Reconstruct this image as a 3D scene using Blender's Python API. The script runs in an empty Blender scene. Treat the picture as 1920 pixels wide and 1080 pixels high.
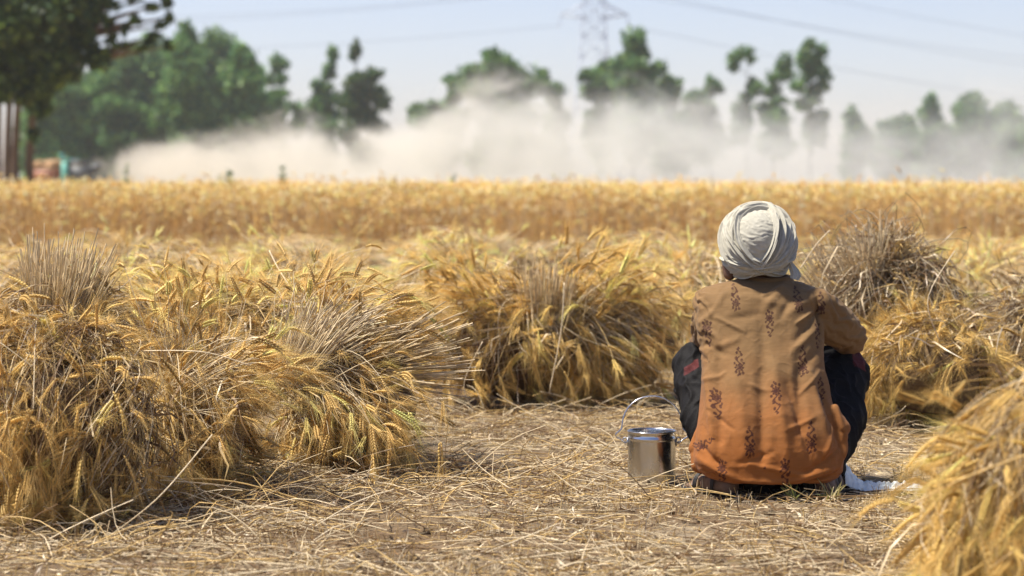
import bpy, math, random
import numpy as np
from mathutils import Vector, noise as mnoise

# ------------------------------------------------------------------ scene, camera, light
S = bpy.context.scene
COL = S.collection
FPX = 4267.0                      # focal length in photo pixels (80 mm on a 36 mm sensor)
CAMZ = 0.95
PITCH = math.atan(200 / FPX)      # horizon sits 200 px above the picture's centre

cam_data = bpy.data.cameras.new('camera')
cam = bpy.data.objects.new('camera', cam_data)
COL.objects.link(cam)
cam.location = (0, 0, CAMZ)
cam.rotation_euler = (math.pi / 2 - PITCH, 0, 0)
cam_data.sensor_width = 36
cam_data.lens = FPX * 36 / 1920
cam_data.clip_start = 0.1
cam_data.clip_end = 6000
cam_data.dof.use_dof = True
cam_data.dof.focus_distance = 7.0
cam_data.dof.aperture_fstop = 3.3
cam_data.dof.aperture_blades = 0
S.camera = cam

SUN_EL = math.radians(64)
SUN_AZ = math.radians(-88)        # from +Y (away from camera) turning right; negative = left
world = bpy.data.worlds.new('World')
S.world = world
world.use_nodes = True
wn = world.node_tree
bg = wn.nodes['Background']
sky = wn.nodes.new('ShaderNodeTexSky')
sky.sky_type = 'NISHITA'
sky.sun_disc = False
sky.sun_elevation = SUN_EL
sky.sun_rotation = SUN_AZ
sky.air_density = 1.0
sky.dust_density = 0.7
sky.ozone_density = 3.0
sky.altitude = 200
tint = wn.nodes.new('ShaderNodeMix'); tint.data_type = 'RGBA'; tint.blend_type = 'MULTIPLY'; tint.inputs[0].default_value = 1
tint.inputs[7].default_value = (1.10, .97, 1.06, 1)       # tint on the sky colour, takes the green out of the blue
wn.links.new(sky.outputs[0], tint.inputs[6]); wn.links.new(tint.outputs[2], bg.inputs[0])
bg.inputs[1].default_value = 0.082

sun_data = bpy.data.lights.new('sun', 'SUN')
sun_data.energy = 5.0
sun_data.angle = math.radians(6)
sun_data.color = (1.0, 0.93, 0.81)
sun = bpy.data.objects.new('sun', sun_data)
COL.objects.link(sun)
sd = Vector((math.sin(SUN_AZ) * math.cos(SUN_EL), math.cos(SUN_AZ) * math.cos(SUN_EL), math.sin(SUN_EL)))
sun.rotation_euler = sd.to_track_quat('Z', 'Y').to_euler()
sun.location = (0, 0, 30)

S.view_settings.view_transform = 'Standard'
S.view_settings.look = 'None'
S.view_settings.exposure = 0.84
S.view_settings.gamma = 1.0
S.view_settings.use_curve_mapping = False
S.render.engine = 'CYCLES'
S.cycles.max_bounces = 7
S.cycles.diffuse_bounces = 3
S.cycles.transmission_bounces = 4
S.cycles.transparent_max_bounces = 6
S.cycles.volume_bounces = 3
S.cycles.volume_max_steps = 96
S.cycles.use_denoising = True
S.cycles.sample_clamp_indirect = 6

# ------------------------------------------------------------------ helpers
SA, CA = math.sin(PITCH), math.cos(PITCH)
def W(px, py, d):
    """point of the place seen at photo pixel (px, py) at ground distance d"""
    a, b = (px - 960) / FPX, -(py - 540) / FPX
    dx, dy, dz = a, CA + SA * b, -SA + CA * b
    k = d / dy
    return np.array([dx * k, d, CAMZ + dz * k])

def nrm(v):
    return v / np.maximum(np.linalg.norm(v, axis=-1, keepdims=True), 1e-9)

class MB:
    """collects vertices, faces and vertex colours, builds one mesh object"""
    def __init__(s):
        s.v, s.c, s.f3, s.f4, s.n = [], [], [], [], 0
    def add(s, v, tris=None, quads=None, col=(.5, .5, .5)):
        v = np.asarray(v, float).reshape(-1, 3)
        c = np.asarray(col, float)
        if c.ndim == 1: c = np.tile(c, (len(v), 1))
        s.v.append(v); s.c.append(c.reshape(-1, 3))
        if tris is not None and len(tris): s.f3.append(np.asarray(tris, int).reshape(-1, 3) + s.n)
        if quads is not None and len(quads): s.f4.append(np.asarray(quads, int).reshape(-1, 4) + s.n)
        s.n += len(v)
    def arrays(s):
        v = np.concatenate(s.v); c = np.concatenate(s.c)
        f3 = np.concatenate(s.f3) if s.f3 else np.zeros((0, 3), int)
        f4 = np.concatenate(s.f4) if s.f4 else np.zeros((0, 4), int)
        return v, c, f3, f4
    def mesh(s, name, smooth=False, origin=None):
        v, c, f3, f4 = s.arrays()
        if origin is not None: v = v - np.asarray(origin)
        me = bpy.data.meshes.new(name)
        me.vertices.add(len(v)); me.vertices.foreach_set('co', v.astype(np.float32).ravel())
        nl = len(f3) * 3 + len(f4) * 4
        me.loops.add(nl)
        me.loops.foreach_set('vertex_index', np.concatenate([f3.ravel(), f4.ravel()]).astype(np.int32))
        me.polygons.add(len(f3) + len(f4))
        st = np.concatenate([np.arange(len(f3)) * 3, len(f3) * 3 + np.arange(len(f4)) * 4]).astype(np.int32)
        me.polygons.foreach_set('loop_start', st)
        if smooth: me.polygons.foreach_set('use_smooth', np.ones(len(st), bool))
        a = me.color_attributes.new('Col', 'FLOAT_COLOR', 'POINT')
        a.data.foreach_set('color', np.concatenate([c, np.ones((len(c), 1))], 1).astype(np.float32).ravel())
        me.update(calc_edges=True); me.validate()
        return me
    def build(s, name, mat, parent=None, smooth=False, origin=None):
        """origin: world point used as the object's origin (its parent, if any, stands there)"""
        o = bpy.data.objects.new(name, s.mesh(name, smooth, origin))
        o.data.materials.append(mat)
        COL.objects.link(o)
        if parent is not None: o.parent = parent
        elif origin is not None: o.location = tuple(origin)
        return o

def tag(o, label=None, cat=None, group=None, kind=None):
    if label: o['label'] = label
    if cat: o['category'] = cat
    if group: o['group'] = group
    if kind: o['kind'] = kind
    return o

def empty(name, loc, label, cat, group=None):
    o = bpy.data.objects.new(name, None)
    o.location = tuple(loc); o.empty_display_size = 0.1
    COL.objects.link(o)
    return tag(o, label, cat, group)

def fbm(p, oct=3):
    return mnoise.fractal(Vector(p), 1.0, 2.0, oct)
def noise_arr(P, scale, seed=0, oct=2):
    off = seed * 17.31
    return np.array([mnoise.fractal(Vector((x * scale + off, y * scale - off, z * scale + off)), 1.0, 2.0, oct) for x, y, z in P])

# primitives into MB -------------------------------------------------
def tube(mb, P, R, k=6, col=(.5, .5, .5), cap=True):
    """one tube along points P with radii R"""
    P = np.asarray(P, float); n = len(P)
    R = np.broadcast_to(np.asarray(R, float), (n,))
    T = nrm(np.gradient(P, axis=0))
    ref = np.array([0, 0, 1.]) if abs(T[0, 2]) < .9 else np.array([1., 0, 0])
    N = nrm(np.cross(T, ref)); 
    for i in range(1, n):
        v = N[i - 1] - T[i] * np.dot(N[i - 1], T[i]); N[i] = v / max(np.linalg.norm(v), 1e-9)
    B = np.cross(T, N)
    a = np.linspace(0, 2 * np.pi, k, endpoint=False)
    V = P[:, None] + R[:, None, None] * (np.cos(a)[None, :, None] * N[:, None] + np.sin(a)[None, :, None] * B[:, None])
    V = V.reshape(-1, 3)
    q = [[i * k + j, i * k + (j + 1) % k, (i + 1) * k + (j + 1) % k, (i + 1) * k + j] for i in range(n - 1) for j in range(k)]
    t = []
    if cap:
        V = np.concatenate([V, P[:1], P[-1:]])
        m = n * k
        for j in range(k):
            t.append([m, (j + 1) % k, j]); t.append([m + 1, (n - 1) * k + j, (n - 1) * k + (j + 1) % k])
    mb.add(V, t, q, col)

def box(mb, c, h, col=(.5, .5, .5), rz=0.0, rx=0.0):
    c = np.asarray(c, float); h = np.asarray(h, float)
    v = np.array([[x, y, z] for x in (-1, 1) for y in (-1, 1) for z in (-1, 1)]) * h
    ca, sa = math.cos(rx), math.sin(rx)
    v = v @ np.array([[1, 0, 0], [0, ca, sa], [0, -sa, ca]])
    ca, sa = math.cos(rz), math.sin(rz)
    v = v @ np.array([[ca, sa, 0], [-sa, ca, 0], [0, 0, 1]])
    mb.add(v + c, None, [[0, 1, 3, 2], [4, 6, 7, 5], [0, 4, 5, 1], [2, 3, 7, 6], [0, 2, 6, 4], [1, 5, 7, 3]], col)

def ellipsoid(mb, c, r, nu=20, nv=12, col=(.5, .5, .5), M=None):
    u = np.linspace(0, 2 * np.pi, nu, endpoint=False); w = np.linspace(0, np.pi, nv + 1)
    V = np.array([[math.sin(b) * math.cos(a), math.sin(b) * math.sin(a), math.cos(b)] for b in w for a in u]) * np.asarray(r, float)
    if M is not None: V = V @ np.asarray(M, float).T
    q = [[i * nu + j, (i + 1) * nu + j, (i + 1) * nu + (j + 1) % nu, i * nu + (j + 1) % nu] for i in range(nv) for j in range(nu)]
    mb.add(V + np.asarray(c, float), None, q, col)

def capsule(mb, p0, r0, p1, r1, k=20, col=(.5, .5, .5)):
    p0 = np.asarray(p0, float); p1 = np.asarray(p1, float)
    T = nrm(p1 - p0); P = []; R = []
    for a in np.linspace(-math.pi / 2, 0, 7):
        P.append(p0 + T * r0 * math.sin(a)); R.append(max(r0 * math.cos(a), 1e-4))
    for a in np.linspace(0, math.pi / 2, 7):
        P.append(p1 + T * r1 * math.sin(a)); R.append(max(r1 * math.cos(a), 1e-4))
    tube(mb, P, R, k, col)

def remeshed(mb, voxel, smooth=6, factor=.5):
    """union of everything in mb as one continuous surface -> verts, faces"""
    me = mb.mesh('temporary')
    o = bpy.data.objects.new('temporary', me); COL.objects.link(o)
    m = o.modifiers.new('r', 'REMESH'); m.mode = 'VOXEL'; m.voxel_size = voxel; m.adaptivity = 0
    if smooth:
        m = o.modifiers.new('s', 'SMOOTH'); m.factor = factor; m.iterations = smooth
    dg = bpy.context.evaluated_depsgraph_get()
    ev = bpy.data.meshes.new_from_object(o.evaluated_get(dg))
    n = len(ev.vertices); v = np.zeros(n * 3, np.float32); ev.vertices.foreach_get('co', v)
    nn = np.zeros(n * 3, np.float32); ev.vertices.foreach_get('normal', nn)
    li = np.zeros(len(ev.loops), np.int32); ev.loops.foreach_get('vertex_index', li)
    ls = np.zeros(len(ev.polygons), np.int32); ev.polygons.foreach_get('loop_total', ls)
    st = np.concatenate([[0], np.cumsum(ls)[:-1]])
    q = np.array([li[st[ls == 4] + k] for k in range(4)]).T; t = np.array([li[st[ls == 3] + k] for k in range(3)]).T
    bpy.data.objects.remove(o); bpy.data.meshes.remove(me); bpy.data.meshes.remove(ev)
    return v.reshape(-1, 3).astype(float), nn.reshape(-1, 3).astype(float), t, q

# ------------------------------------------------------------------ materials
def new_mat(name):
    m = bpy.data.materials.new(name); m.use_nodes = True
    nt = m.node_tree
    return m, nt, nt.nodes['Principled BSDF'], nt.nodes['Material Output']

def plant_mat(name, transl=.3, rough=.55, var=.25, vscale=60, tint=(1, 1, 1), spec=.3):
    m, nt, p, out = new_mat(name)
    a = nt.nodes.new('ShaderNodeAttribute'); a.attribute_name = 'Col'
    tc = nt.nodes.new('ShaderNodeTexCoord')
    no = nt.nodes.new('ShaderNodeTexNoise'); no.inputs['Scale'].default_value = vscale; no.inputs['Detail'].default_value = 2
    nt.links.new(tc.outputs['Object'], no.inputs['Vector'])
    mr = nt.nodes.new('ShaderNodeMapRange'); mr.inputs[1].default_value = .3; mr.inputs[2].default_value = .7
    mr.inputs[3].default_value = 1 - var; mr.inputs[4].default_value = 1 + var
    nt.links.new(no.outputs[0], mr.inputs[0])
    mul = nt.nodes.new('ShaderNodeVectorMath'); mul.operation = 'SCALE'
    nt.links.new(a.outputs['Color'], mul.inputs[0]); nt.links.new(mr.outputs[0], mul.inputs['Scale'])
    nt.links.new(mul.outputs[0], p.inputs['Base Color'])
    p.inputs['Roughness'].default_value = rough
    p.inputs['Specular IOR Level'].default_value = spec
    if transl > 0:
        tr = nt.nodes.new('ShaderNodeBsdfTranslucent')
        nt.links.new(mul.outputs[0], tr.inputs[0])
        mx = nt.nodes.new('ShaderNodeMixShader'); mx.inputs[0].default_value = transl
        nt.links.new(p.outputs[0], mx.inputs[1]); nt.links.new(tr.outputs[0], mx.inputs[2])
        nt.links.new(mx.outputs[0], out.inputs[0])
    return m

def simple_mat(name, col, rough=.6, metal=0, bump=0, bscale=40, usecol=False, var=.2, spec=.5, coat=0):
    m, nt, p, out = new_mat(name)
    tc = nt.nodes.new('ShaderNodeTexCoord')
    no = nt.nodes.new('ShaderNodeTexNoise'); no.inputs['Scale'].default_value = bscale; no.inputs['Detail'].default_value = 5
    nt.links.new(tc.outputs['Object'], no.inputs['Vector'])
    mr = nt.nodes.new('ShaderNodeMapRange'); mr.inputs[1].default_value = .3; mr.inputs[2].default_value = .7
    mr.inputs[3].default_value = 1 - var; mr.inputs[4].default_value = 1 + var
    nt.links.new(no.outputs[0], mr.inputs[0])
    mul = nt.nodes.new('ShaderNodeVectorMath'); mul.operation = 'SCALE'
    if usecol:
        a = nt.nodes.new('ShaderNodeAttribute'); a.attribute_name = 'Col'
        nt.links.new(a.outputs['Color'], mul.inputs[0])
    else:
        mul.inputs[0].default_value = col[:3]
    nt.links.new(mr.outputs[0], mul.inputs['Scale'])
    nt.links.new(mul.outputs[0], p.inputs['Base Color'])
    p.inputs['Roughness'].default_value = rough; p.inputs['Metallic'].default_value = metal
    p.inputs['Specular IOR Level'].default_value = spec
    if bump:
        b = nt.nodes.new('ShaderNodeBump'); b.inputs['Strength'].default_value = bump; b.inputs['Distance'].default_value = .01
        nt.links.new(no.outputs[0], b.inputs['Height']); nt.links.new(b.outputs[0], p.inputs['Normal'])
    return m

M_STALK = plant_mat('dry_straw', .18, .42, .22, 45, spec=.45)
M_EAR = plant_mat('wheat_ear', .32, .5, .18, 90, spec=.35)
M_LEAF = plant_mat('tree_leaf', .35, .5, .25, 2)
M_WEED = plant_mat('green_weed', .3, .5, .2, 20)
M_BARK = simple_mat('bark', (.16, .105, .07), .85, 0, .6, 6, usecol=True)
M_CORE = simple_mat('shade_dark_straw', (.12, .075, .032), .9, 0, .8, 70)  # straw colour darkened to stand in for shade inside the sheaves

# ------------------------------------------------------------------ wheat machinery
PALE = np.array([.74, .60, .38]); GOLD = np.array([.64, .44, .17]); BROWN = np.array([.22, .13, .055]); EARC = np.array([.78, .54, .20])  # BROWN straw is darkened to deepen the shade among the stalks
GREY = np.array([.50, .40, .27])

def mixcol(rng, n, cols, w, jit=.12):
    cols = np.asarray(cols); idx = rng.choice(len(cols), n, p=np.asarray(w) / np.sum(w))
    c = cols[idx] * (1 + rng.normal(0, jit, (n, 1)))
    return np.clip(c, .01, .95)

def stalks(mb, P, r0, r1, col, flat=1.0, rng=None, tipcol=None):
    """batch of three-sided stalks along P (n,K,3)"""
    n, K, _ = P.shape
    T = nrm(np.gradient(P, axis=1))
    ref = nrm(rng.normal(size=(n, 1, 3))) if rng is not None else np.array([[[.3, .2, .9]]])
    N = nrm(np.cross(T, np.broadcast_to(ref, T.shape))); B = np.cross(T, N)
    r = np.linspace(0, 1, K)[None, :] * (np.asarray(r1) - np.asarray(r0))[..., None] + np.asarray(r0)[..., None] if np.ndim(r0) else np.linspace(r0, r1, K)[None, :].repeat(n, 0)
    V = np.zeros((n, K, 3, 3))
    for j in range(3):
        a = j * 2 * math.pi / 3
        V[:, :, j] = P + r[..., None] * (math.cos(a) * N + flat * math.sin(a) * B)
    base = (np.arange(n) * K * 3)[:, None, None]
    i = np.arange(K - 1)[None, :, None] * 3; j = np.arange(3)[None, None, :]; j2 = (j + 1) % 3
    q = np.stack([base + i + j, base + i + j2, base + i + 3 + j2, base + i + 3 + j], -1).reshape(-1, 4)
    c = np.broadcast_to(col[:, None, None, :], (n, K, 3, 3)).copy()
    if tipcol is not None:
        w = (np.linspace(0, 1, K) ** 2)[None, :, None, None]
        c = c * (1 - w) + np.asarray(tipcol) * w
    mb.add(V.reshape(-1, 3), None, q, c.reshape(-1, 3))

def blades(mb, P, w, col, rng):
    """flat curled dry leaf blades along P (n,K,3)"""
    n, K, _ = P.shape
    T = nrm(np.gradient(P, axis=1))
    a = nrm(rng.normal(size=(n, 1, 3))); b = nrm(rng.normal(size=(n, 1, 3)))
    t = np.linspace(0, 1, K)[None, :, None]
    N = nrm(np.cross(T, a * (1 - t) + b * t))
    ww = (np.asarray(w)[:, None, None]) * np.sin(np.clip(.15 + t * .85, 0, 1) * math.pi) ** .6
    V = np.stack([P - N * ww, P + N * ww], 2)
    base = (np.arange(n) * K * 2)[:, None]; i = np.arange(K - 1)[None, :] * 2
    q = np.stack([base + i, base + i + 1, base + i + 3, base + i + 2], -1).reshape(-1, 4)
    mb.add(V.reshape(-1, 3), None, q, np.broadcast_to(col[:, None, None, :], V.shape).reshape(-1, 3))

def ear_template(spike=9, detail=True, awns=2):
    """(s,u,v) in units of ear length; returns verts, tris, shade, and awn triangles"""
    V, F, C = [], [], []
    A = []     # awns: s, u, v, spread angle, azimuth
    if detail:
        for i in range(spike):
            for side in (-1, 1):
                s = (i + (0.25 if side > 0 else 0)) / spike * .86
                taper = 1.0 - .55 * max(0, (i / spike - .55)) / .45 - .25 * max(0, .2 - i / spike) / .2
                w = .048 * taper; L = .19 * (.7 + .3 * taper)
                b = len(V)
                V += [(s, side * .012, 0), (s + L * .45, side * (.02 + w * 1.25), 0), (s + L * .5, side * .03, w * .95),
                      (s + L * .5, side * .03, -w * .95), (s + L * .4, side * .002, 0), (s + L, side * (.03 + w * .75), 0)]
                F += [(b, b + 2, b + 1), (b, b + 1, b + 3), (b, b + 4, b + 2), (b, b + 3, b + 4), (b + 5, b + 1, b + 2), (b + 5, b + 3, b + 1),
                      (b + 5, b + 2, b + 4), (b + 5, b + 4, b + 3)]
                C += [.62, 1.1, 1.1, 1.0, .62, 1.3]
                for k in range(awns):
                    A.append((s + L * .85, side * (.03 + w * .7), 0, .20 + .12 * k, (0 if side > 0 else math.pi) + (k - .5) * 1.5))
    else:
        prof = [(0, .02), (.15, .05), (.5, .06), (.85, .042), (1.0, .006)]
        for s, r in prof:
            for j in range(4):
                a = j * math.pi / 2
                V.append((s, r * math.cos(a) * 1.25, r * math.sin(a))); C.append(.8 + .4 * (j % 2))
        for i in range(4):
            for j in range(4):
                a, b, c, d = i * 4 + j, i * 4 + (j + 1) % 4, (i + 1) * 4 + (j + 1) % 4, (i + 1) * 4 + j
                F += [(a, b, c), (a, c, d)]
        for k in range(awns * 3):
            A.append((.25 + .7 * k / (awns * 3), 0.03 * (1 if k % 2 else -1), 0, .28, k * 2.4))
    return np.array(V), np.array(F), np.array(C), np.array(A)

TPL_HI = ear_template(9, True, 2)
TPL_MID = ear_template(6, True, 1)
TPL_LO = ear_template(0, False, 2)

def ears(mb, E0, T0, L, bend, col, rng, tpl=TPL_HI, awn=.075, aw=.00045, awcol=1.25, fat=1.0):
    """batch of ears: start E0, direction T0, length L, gravity bend"""
    n = len(E0); V, F, C, A = tpl
    side = nrm(np.cross(T0, nrm(rng.normal(size=(n, 3)))))
    def frame(s):       # s (n,m)
        s = s[..., None]
        Ls = L[:, None, None] * s
        g = np.zeros((n, 1, 3)); g[..., 2] = -1
        kb = bend[:, None, None]
        P = E0[:, None] + T0[:, None] * Ls + g * kb * Ls * s
        T = nrm(T0[:, None] + g * kb * 2 * s)
        N = nrm(side[:, None] - T * np.sum(side[:, None] * T, -1, keepdims=True))
        return P, T, N, np.cross(T, N)
    s = np.broadcast_to(V[None, :, 0], (n, len(V)))
    P, T, N, B = frame(s)
    X = P + (N * V[None, :, 1, None] + B * V[None, :, 2, None]) * L[:, None, None] * fat
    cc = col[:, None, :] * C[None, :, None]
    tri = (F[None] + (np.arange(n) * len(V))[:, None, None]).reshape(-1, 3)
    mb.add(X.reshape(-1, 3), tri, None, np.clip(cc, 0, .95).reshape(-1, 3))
    if len(A) and awn > 0:
        m = len(A)
        s = np.broadcast_to(A[None, :, 0], (n, m))
        P, T, N, B = frame(s)
        b0 = P + (N * A[None, :, 1, None]) * L[:, None, None]
        th = A[None, :, 3] + rng.normal(0, .10, (n, m)); az = A[None, :, 4] + rng.normal(0, .6, (n, m))
        D = T * np.cos(th)[..., None] + (N * np.cos(az)[..., None] + B * np.sin(az)[..., None]) * np.sin(th)[..., None]
        la = awn * rng.uniform(.7, 1.2, (n, m))[..., None]
        mid = b0 + D * la * .5 ; tip = b0 + D * la + np.array([0, 0, -.12]) * la + rng.normal(0, .004, (n, m, 3))
        sd = nrm(np.cross(D, rng.normal(size=(n, m, 3)))) * aw
        X = np.stack([b0 - sd, b0 + sd, mid + sd * .8, mid - sd * .8, tip], 2)
        bi = (np.arange(n * m) * 5)[:, None]
        q = (bi + np.array([0, 1, 2, 3])[None]); t = bi + np.array([3, 2, 4])[None]
        c = np.broadcast_to((col * awcol)[:, None, None, :], X.shape)
        mb.add(X.reshape(-1, 3), t, q, np.clip(c, 0, .95).reshape(-1, 3))

def mound_paths(rng, n, C, R, pole, th0, th1, rho0, rho1, K=8, wob=.03, phi=None, start=.75):
    pole = nrm(np.asarray(pole, float)); ref = np.array([0, 0, 1.]) if abs(pole[2]) < .8 else np.array([0., -1, 0])
    e1 = nrm(np.cross(pole, ref)); e2 = np.cross(pole, e1)
    out = []
    while sum(len(o) for o in out) < n:
        m = n * 2
        ng = max(6, n // 16); g = rng.integers(0, ng, m)        # stalks cling together in tufts
        gph = rng.uniform(0, 2 * math.pi, ng) if phi is None else rng.uniform(phi[0], phi[1], ng)
        gte = rng.uniform(0, 1, ng) ** .8; gtw = rng.normal(0, 1.0, ng); gr = rng.normal(0, .07, ng)
        ph = gph[g] + rng.normal(0, .16, m)
        te = th0 + (th1 - th0) * np.clip(gte[g] + rng.normal(0, .10, m), 0, 1)
        ts = rng.uniform(0.03, .35, m) * np.minimum(te, .9)
        rho = rng.uniform(rho0, rho1, m) + gr[g]
        t = np.linspace(0, 1, K)[None]
        th = ts[:, None] + (te - ts)[:, None] * t
        php = ph[:, None] + (gtw[g] + rng.normal(0, .25, m))[:, None] * t
        u = np.cos(th)[..., None] * pole + np.sin(th)[..., None] * (np.cos(php)[..., None] * e1 + np.sin(php)[..., None] * e2)
        rr = rho[:, None] * (start + (1 - start) * np.sqrt(t))
        P = np.asarray(C) + u * np.asarray(R) * rr[..., None]
        wv = rng.normal(0, wob, (m, 2, 3))
        P += wv[:, None, 0] * np.sin(t * math.pi)[..., None] + wv[:, None, 1] * (t ** 2)[..., None]
        ok = P[:, -1, 2] > -.05 * R[2] - .03
        out.append(P[ok])
    P = np.concatenate(out)[:n]
    low = P[..., 2] < .015
    P[..., 2] = np.where(low, .015 + rng.uniform(0, .03, P.shape[:2]), P[..., 2])
    return P

SPRAY = {
    23: [(W(330, 800, 6.9), W(330, 585, 6.9), .03, (.09, .05, .04), 70), (W(300, 780, 6.8), W(500, 700, 6.7), .03, (.05, .05, .05), 60)],
    24: [(W(560, 720, 7.4), W(600, 560, 7.5), .03, (.08, .06, .03), 60), (W(560, 700, 7.4), W(740, 600, 7.5), .03, (.06, .06, .03), 60), (W(560, 700, 7.4), W(700, 800, 7.2), .04, (.10, .05, .05), 60)],
    26: [(W(1000, 680, 9.6), W(860, 560, 9.5), .04, (.1, .08, .05), 80), (W(1020, 680, 9.6), W(1130, 520, 9.6), .04, (.10, .08, .04), 90)],
    25: [(W(450, 680, 8.1), W(330, 550, 8.0), .05, (.12, .1, .03), 70), (W(500, 680, 8.1), W(600, 545, 8.2), .05, (.12, .1, .03), 60)],
}
GRP_S = 'cut wheat sheaves lying on the harvested strip'
def sheaf(name_label, C, R, pole, n, seed, ear_tint=EARC, stalk_cols=(PALE, GOLD, BROWN), sw=(.4, .4, .2),
          ear_frac=.7, th=(.35, 1.9), rho=(.72, 1.06), tpl=TPL_HI, brush=None, phi=None, rstalk=.0015, awn=.075, aw=.00028,
          blades_n=None, extra=None, core=.66, wob=.03, ear_len=(.058, .100), stray=.06, outward=.25, fat=1.18, chaos=.46, shrink=.045):
    rng = np.random.default_rng(seed)
    C = np.asarray(C, float); R = np.asarray(R, float) - shrink * np.array([1, .6, .75])
    org = np.array([C[0], C[1], 0.0])
    root = empty('wheat_sheaf', org, name_label, 'wheat sheaf', GRP_S)
    # solid straw heart of the bundle, coloured dark to paint the inner shade
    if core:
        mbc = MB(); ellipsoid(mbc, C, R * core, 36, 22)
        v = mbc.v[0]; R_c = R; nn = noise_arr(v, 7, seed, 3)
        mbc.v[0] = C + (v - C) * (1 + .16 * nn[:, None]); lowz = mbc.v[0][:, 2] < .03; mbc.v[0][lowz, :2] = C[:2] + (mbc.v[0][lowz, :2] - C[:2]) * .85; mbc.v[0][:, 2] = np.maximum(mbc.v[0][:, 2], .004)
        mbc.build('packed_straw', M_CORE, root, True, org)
    P = mound_paths(rng, n, C, R, pole, th[0], th[1], rho[0], rho[1], wob=wob, phi=phi)
    ns = max(1, int(n * stray))
    Pc = C + (P[:ns] - C) * rng.uniform(1.05, 1.22, (ns, 1, 1)); P[:ns] = Pc
    P[..., 2] = np.maximum(P[..., 2], .008)
    mb = MB()
    stalks(mb, P, rstalk * 1.1, rstalk * .75, mixcol(rng, n, stalk_cols, sw), rng=rng)
    # dry leaf blades
    nb = int(n * .25) if blades_n is None else blades_n
    if nb:
        B = mound_paths(rng, nb, C, R, pole, .2, th[1], rho[0], rho[1] * 1.03, K=6, wob=.07, phi=phi)
        a = rng.uniform(.2, .6, nb)[:, None, None]
        B = B[:, -1:] * a + B * (1 - a)
        B += rng.normal(0, .012, B.shape); B[..., 2] = np.maximum(B[..., 2], .006)
        blades(mb, B, rng.uniform(.0018, .0042, nb), mixcol(rng, nb, (PALE * .9, GOLD * .8, BROWN), (.35, .3, .35)), rng)
    if brush:
        for (b0, b1, r0, r1, m) in brush:
            b0 = np.asarray(b0, float); b1 = np.asarray(b1, float); ax = nrm(b1 - b0)
            u = nrm(np.cross(ax, [.1, .3, .9])); w = np.cross(ax, u)
            a = rng.uniform(0, 6.283, m); q = np.sqrt(rng.uniform(0, 1, m))
            cs = (np.cos(a) * q)[:, None] * u + (np.sin(a) * q)[:, None] * w
            t = np.linspace(0, 1, 5)[None, :, None]
            ln = rng.uniform(.55, 1.12, m)[:, None, None]
            Q = b0 + cs[:, None] * (r0 * (1 - t) + r1 * t) + (b1 - b0) * t * ln + rng.normal(0, .022, (m, 1, 3)) * t
            stalks(mb, Q, rstalk * 1.25, rstalk * 1.25, mixcol(rng, m, (PALE, PALE * 1.15, GREY), (.45, .4, .15)), rng=rng)
    sprE = []
    for (s0, s1, sp0, sp1, m) in SPRAY.get(seed, []):
        t = np.linspace(0, 1, 7)[None, :, None]
        A0 = np.asarray(s0, float) + rng.normal(0, sp0, (m, 1, 3)); A1 = np.asarray(s1, float) + rng.normal(0, 1, (m, 1, 3)) * np.asarray(sp1)
        bow = rng.normal(0, .035, (m, 1, 3)) + [0, 0, .05]
        Q = A0 + (A1 - A0) * t * rng.uniform(.8, 1.1, (m, 1, 1)) + bow * np.sin(t * math.pi * .8)
        Q[..., 2] = np.maximum(Q[..., 2], .01)
        stalks(mb, Q, rstalk * 1.05, rstalk * .7, mixcol(rng, m, (PALE, GOLD, PALE * .9), (.5, .25, .25)), rng=rng); sprE.append(Q)
    mb.build('stalks', M_STALK, root, False, org)
    # ears
    ne = int(n * ear_frac)
    if ne:
        sel = rng.choice(n, ne, replace=False)
        E0 = P[sel, -1]; T0 = nrm(P[sel, -1] - P[sel, -2])
        for Q in sprE:
            E0 = np.concatenate([E0, Q[:, -1]]); T0 = np.concatenate([T0, nrm(Q[:, -1] - Q[:, -2])])
        ne = len(E0)
        out = nrm((E0 - C) / R)
        T0 = nrm(T0 + out * outward * rng.uniform(0, 1.6, (ne, 1)) + rng.normal(0, chaos, (ne, 3)))
        L = rng.uniform(*ear_len, ne); bend = rng.uniform(-.15, .6, ne)
        near = (E0[:, 2] < .08); T0[near, 2] = np.abs(T0[near, 2]) * .3; T0 = nrm(T0); bend[near] = .05
        me = MB()
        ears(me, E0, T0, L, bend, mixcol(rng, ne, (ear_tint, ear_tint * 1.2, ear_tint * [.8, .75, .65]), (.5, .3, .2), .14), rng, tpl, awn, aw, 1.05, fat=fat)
        v = me.v
        for a in v: a[:, 2] = np.maximum(a[:, 2], .004)
        tag(me.build('wheat_ears', M_EAR, root, False, org), kind='stuff')
    return root

# ------------------------------------------------------------------ ground
def ground_height(x, y):
    return .010 * mnoise.fractal(Vector((x * 1.7, y * 1.7, 0)), 1.0, 2.0, 3) + .006 * mnoise.fractal(Vector((x * 9, y * 9, 3)), 1.0, 2.0, 3) - .006

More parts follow.
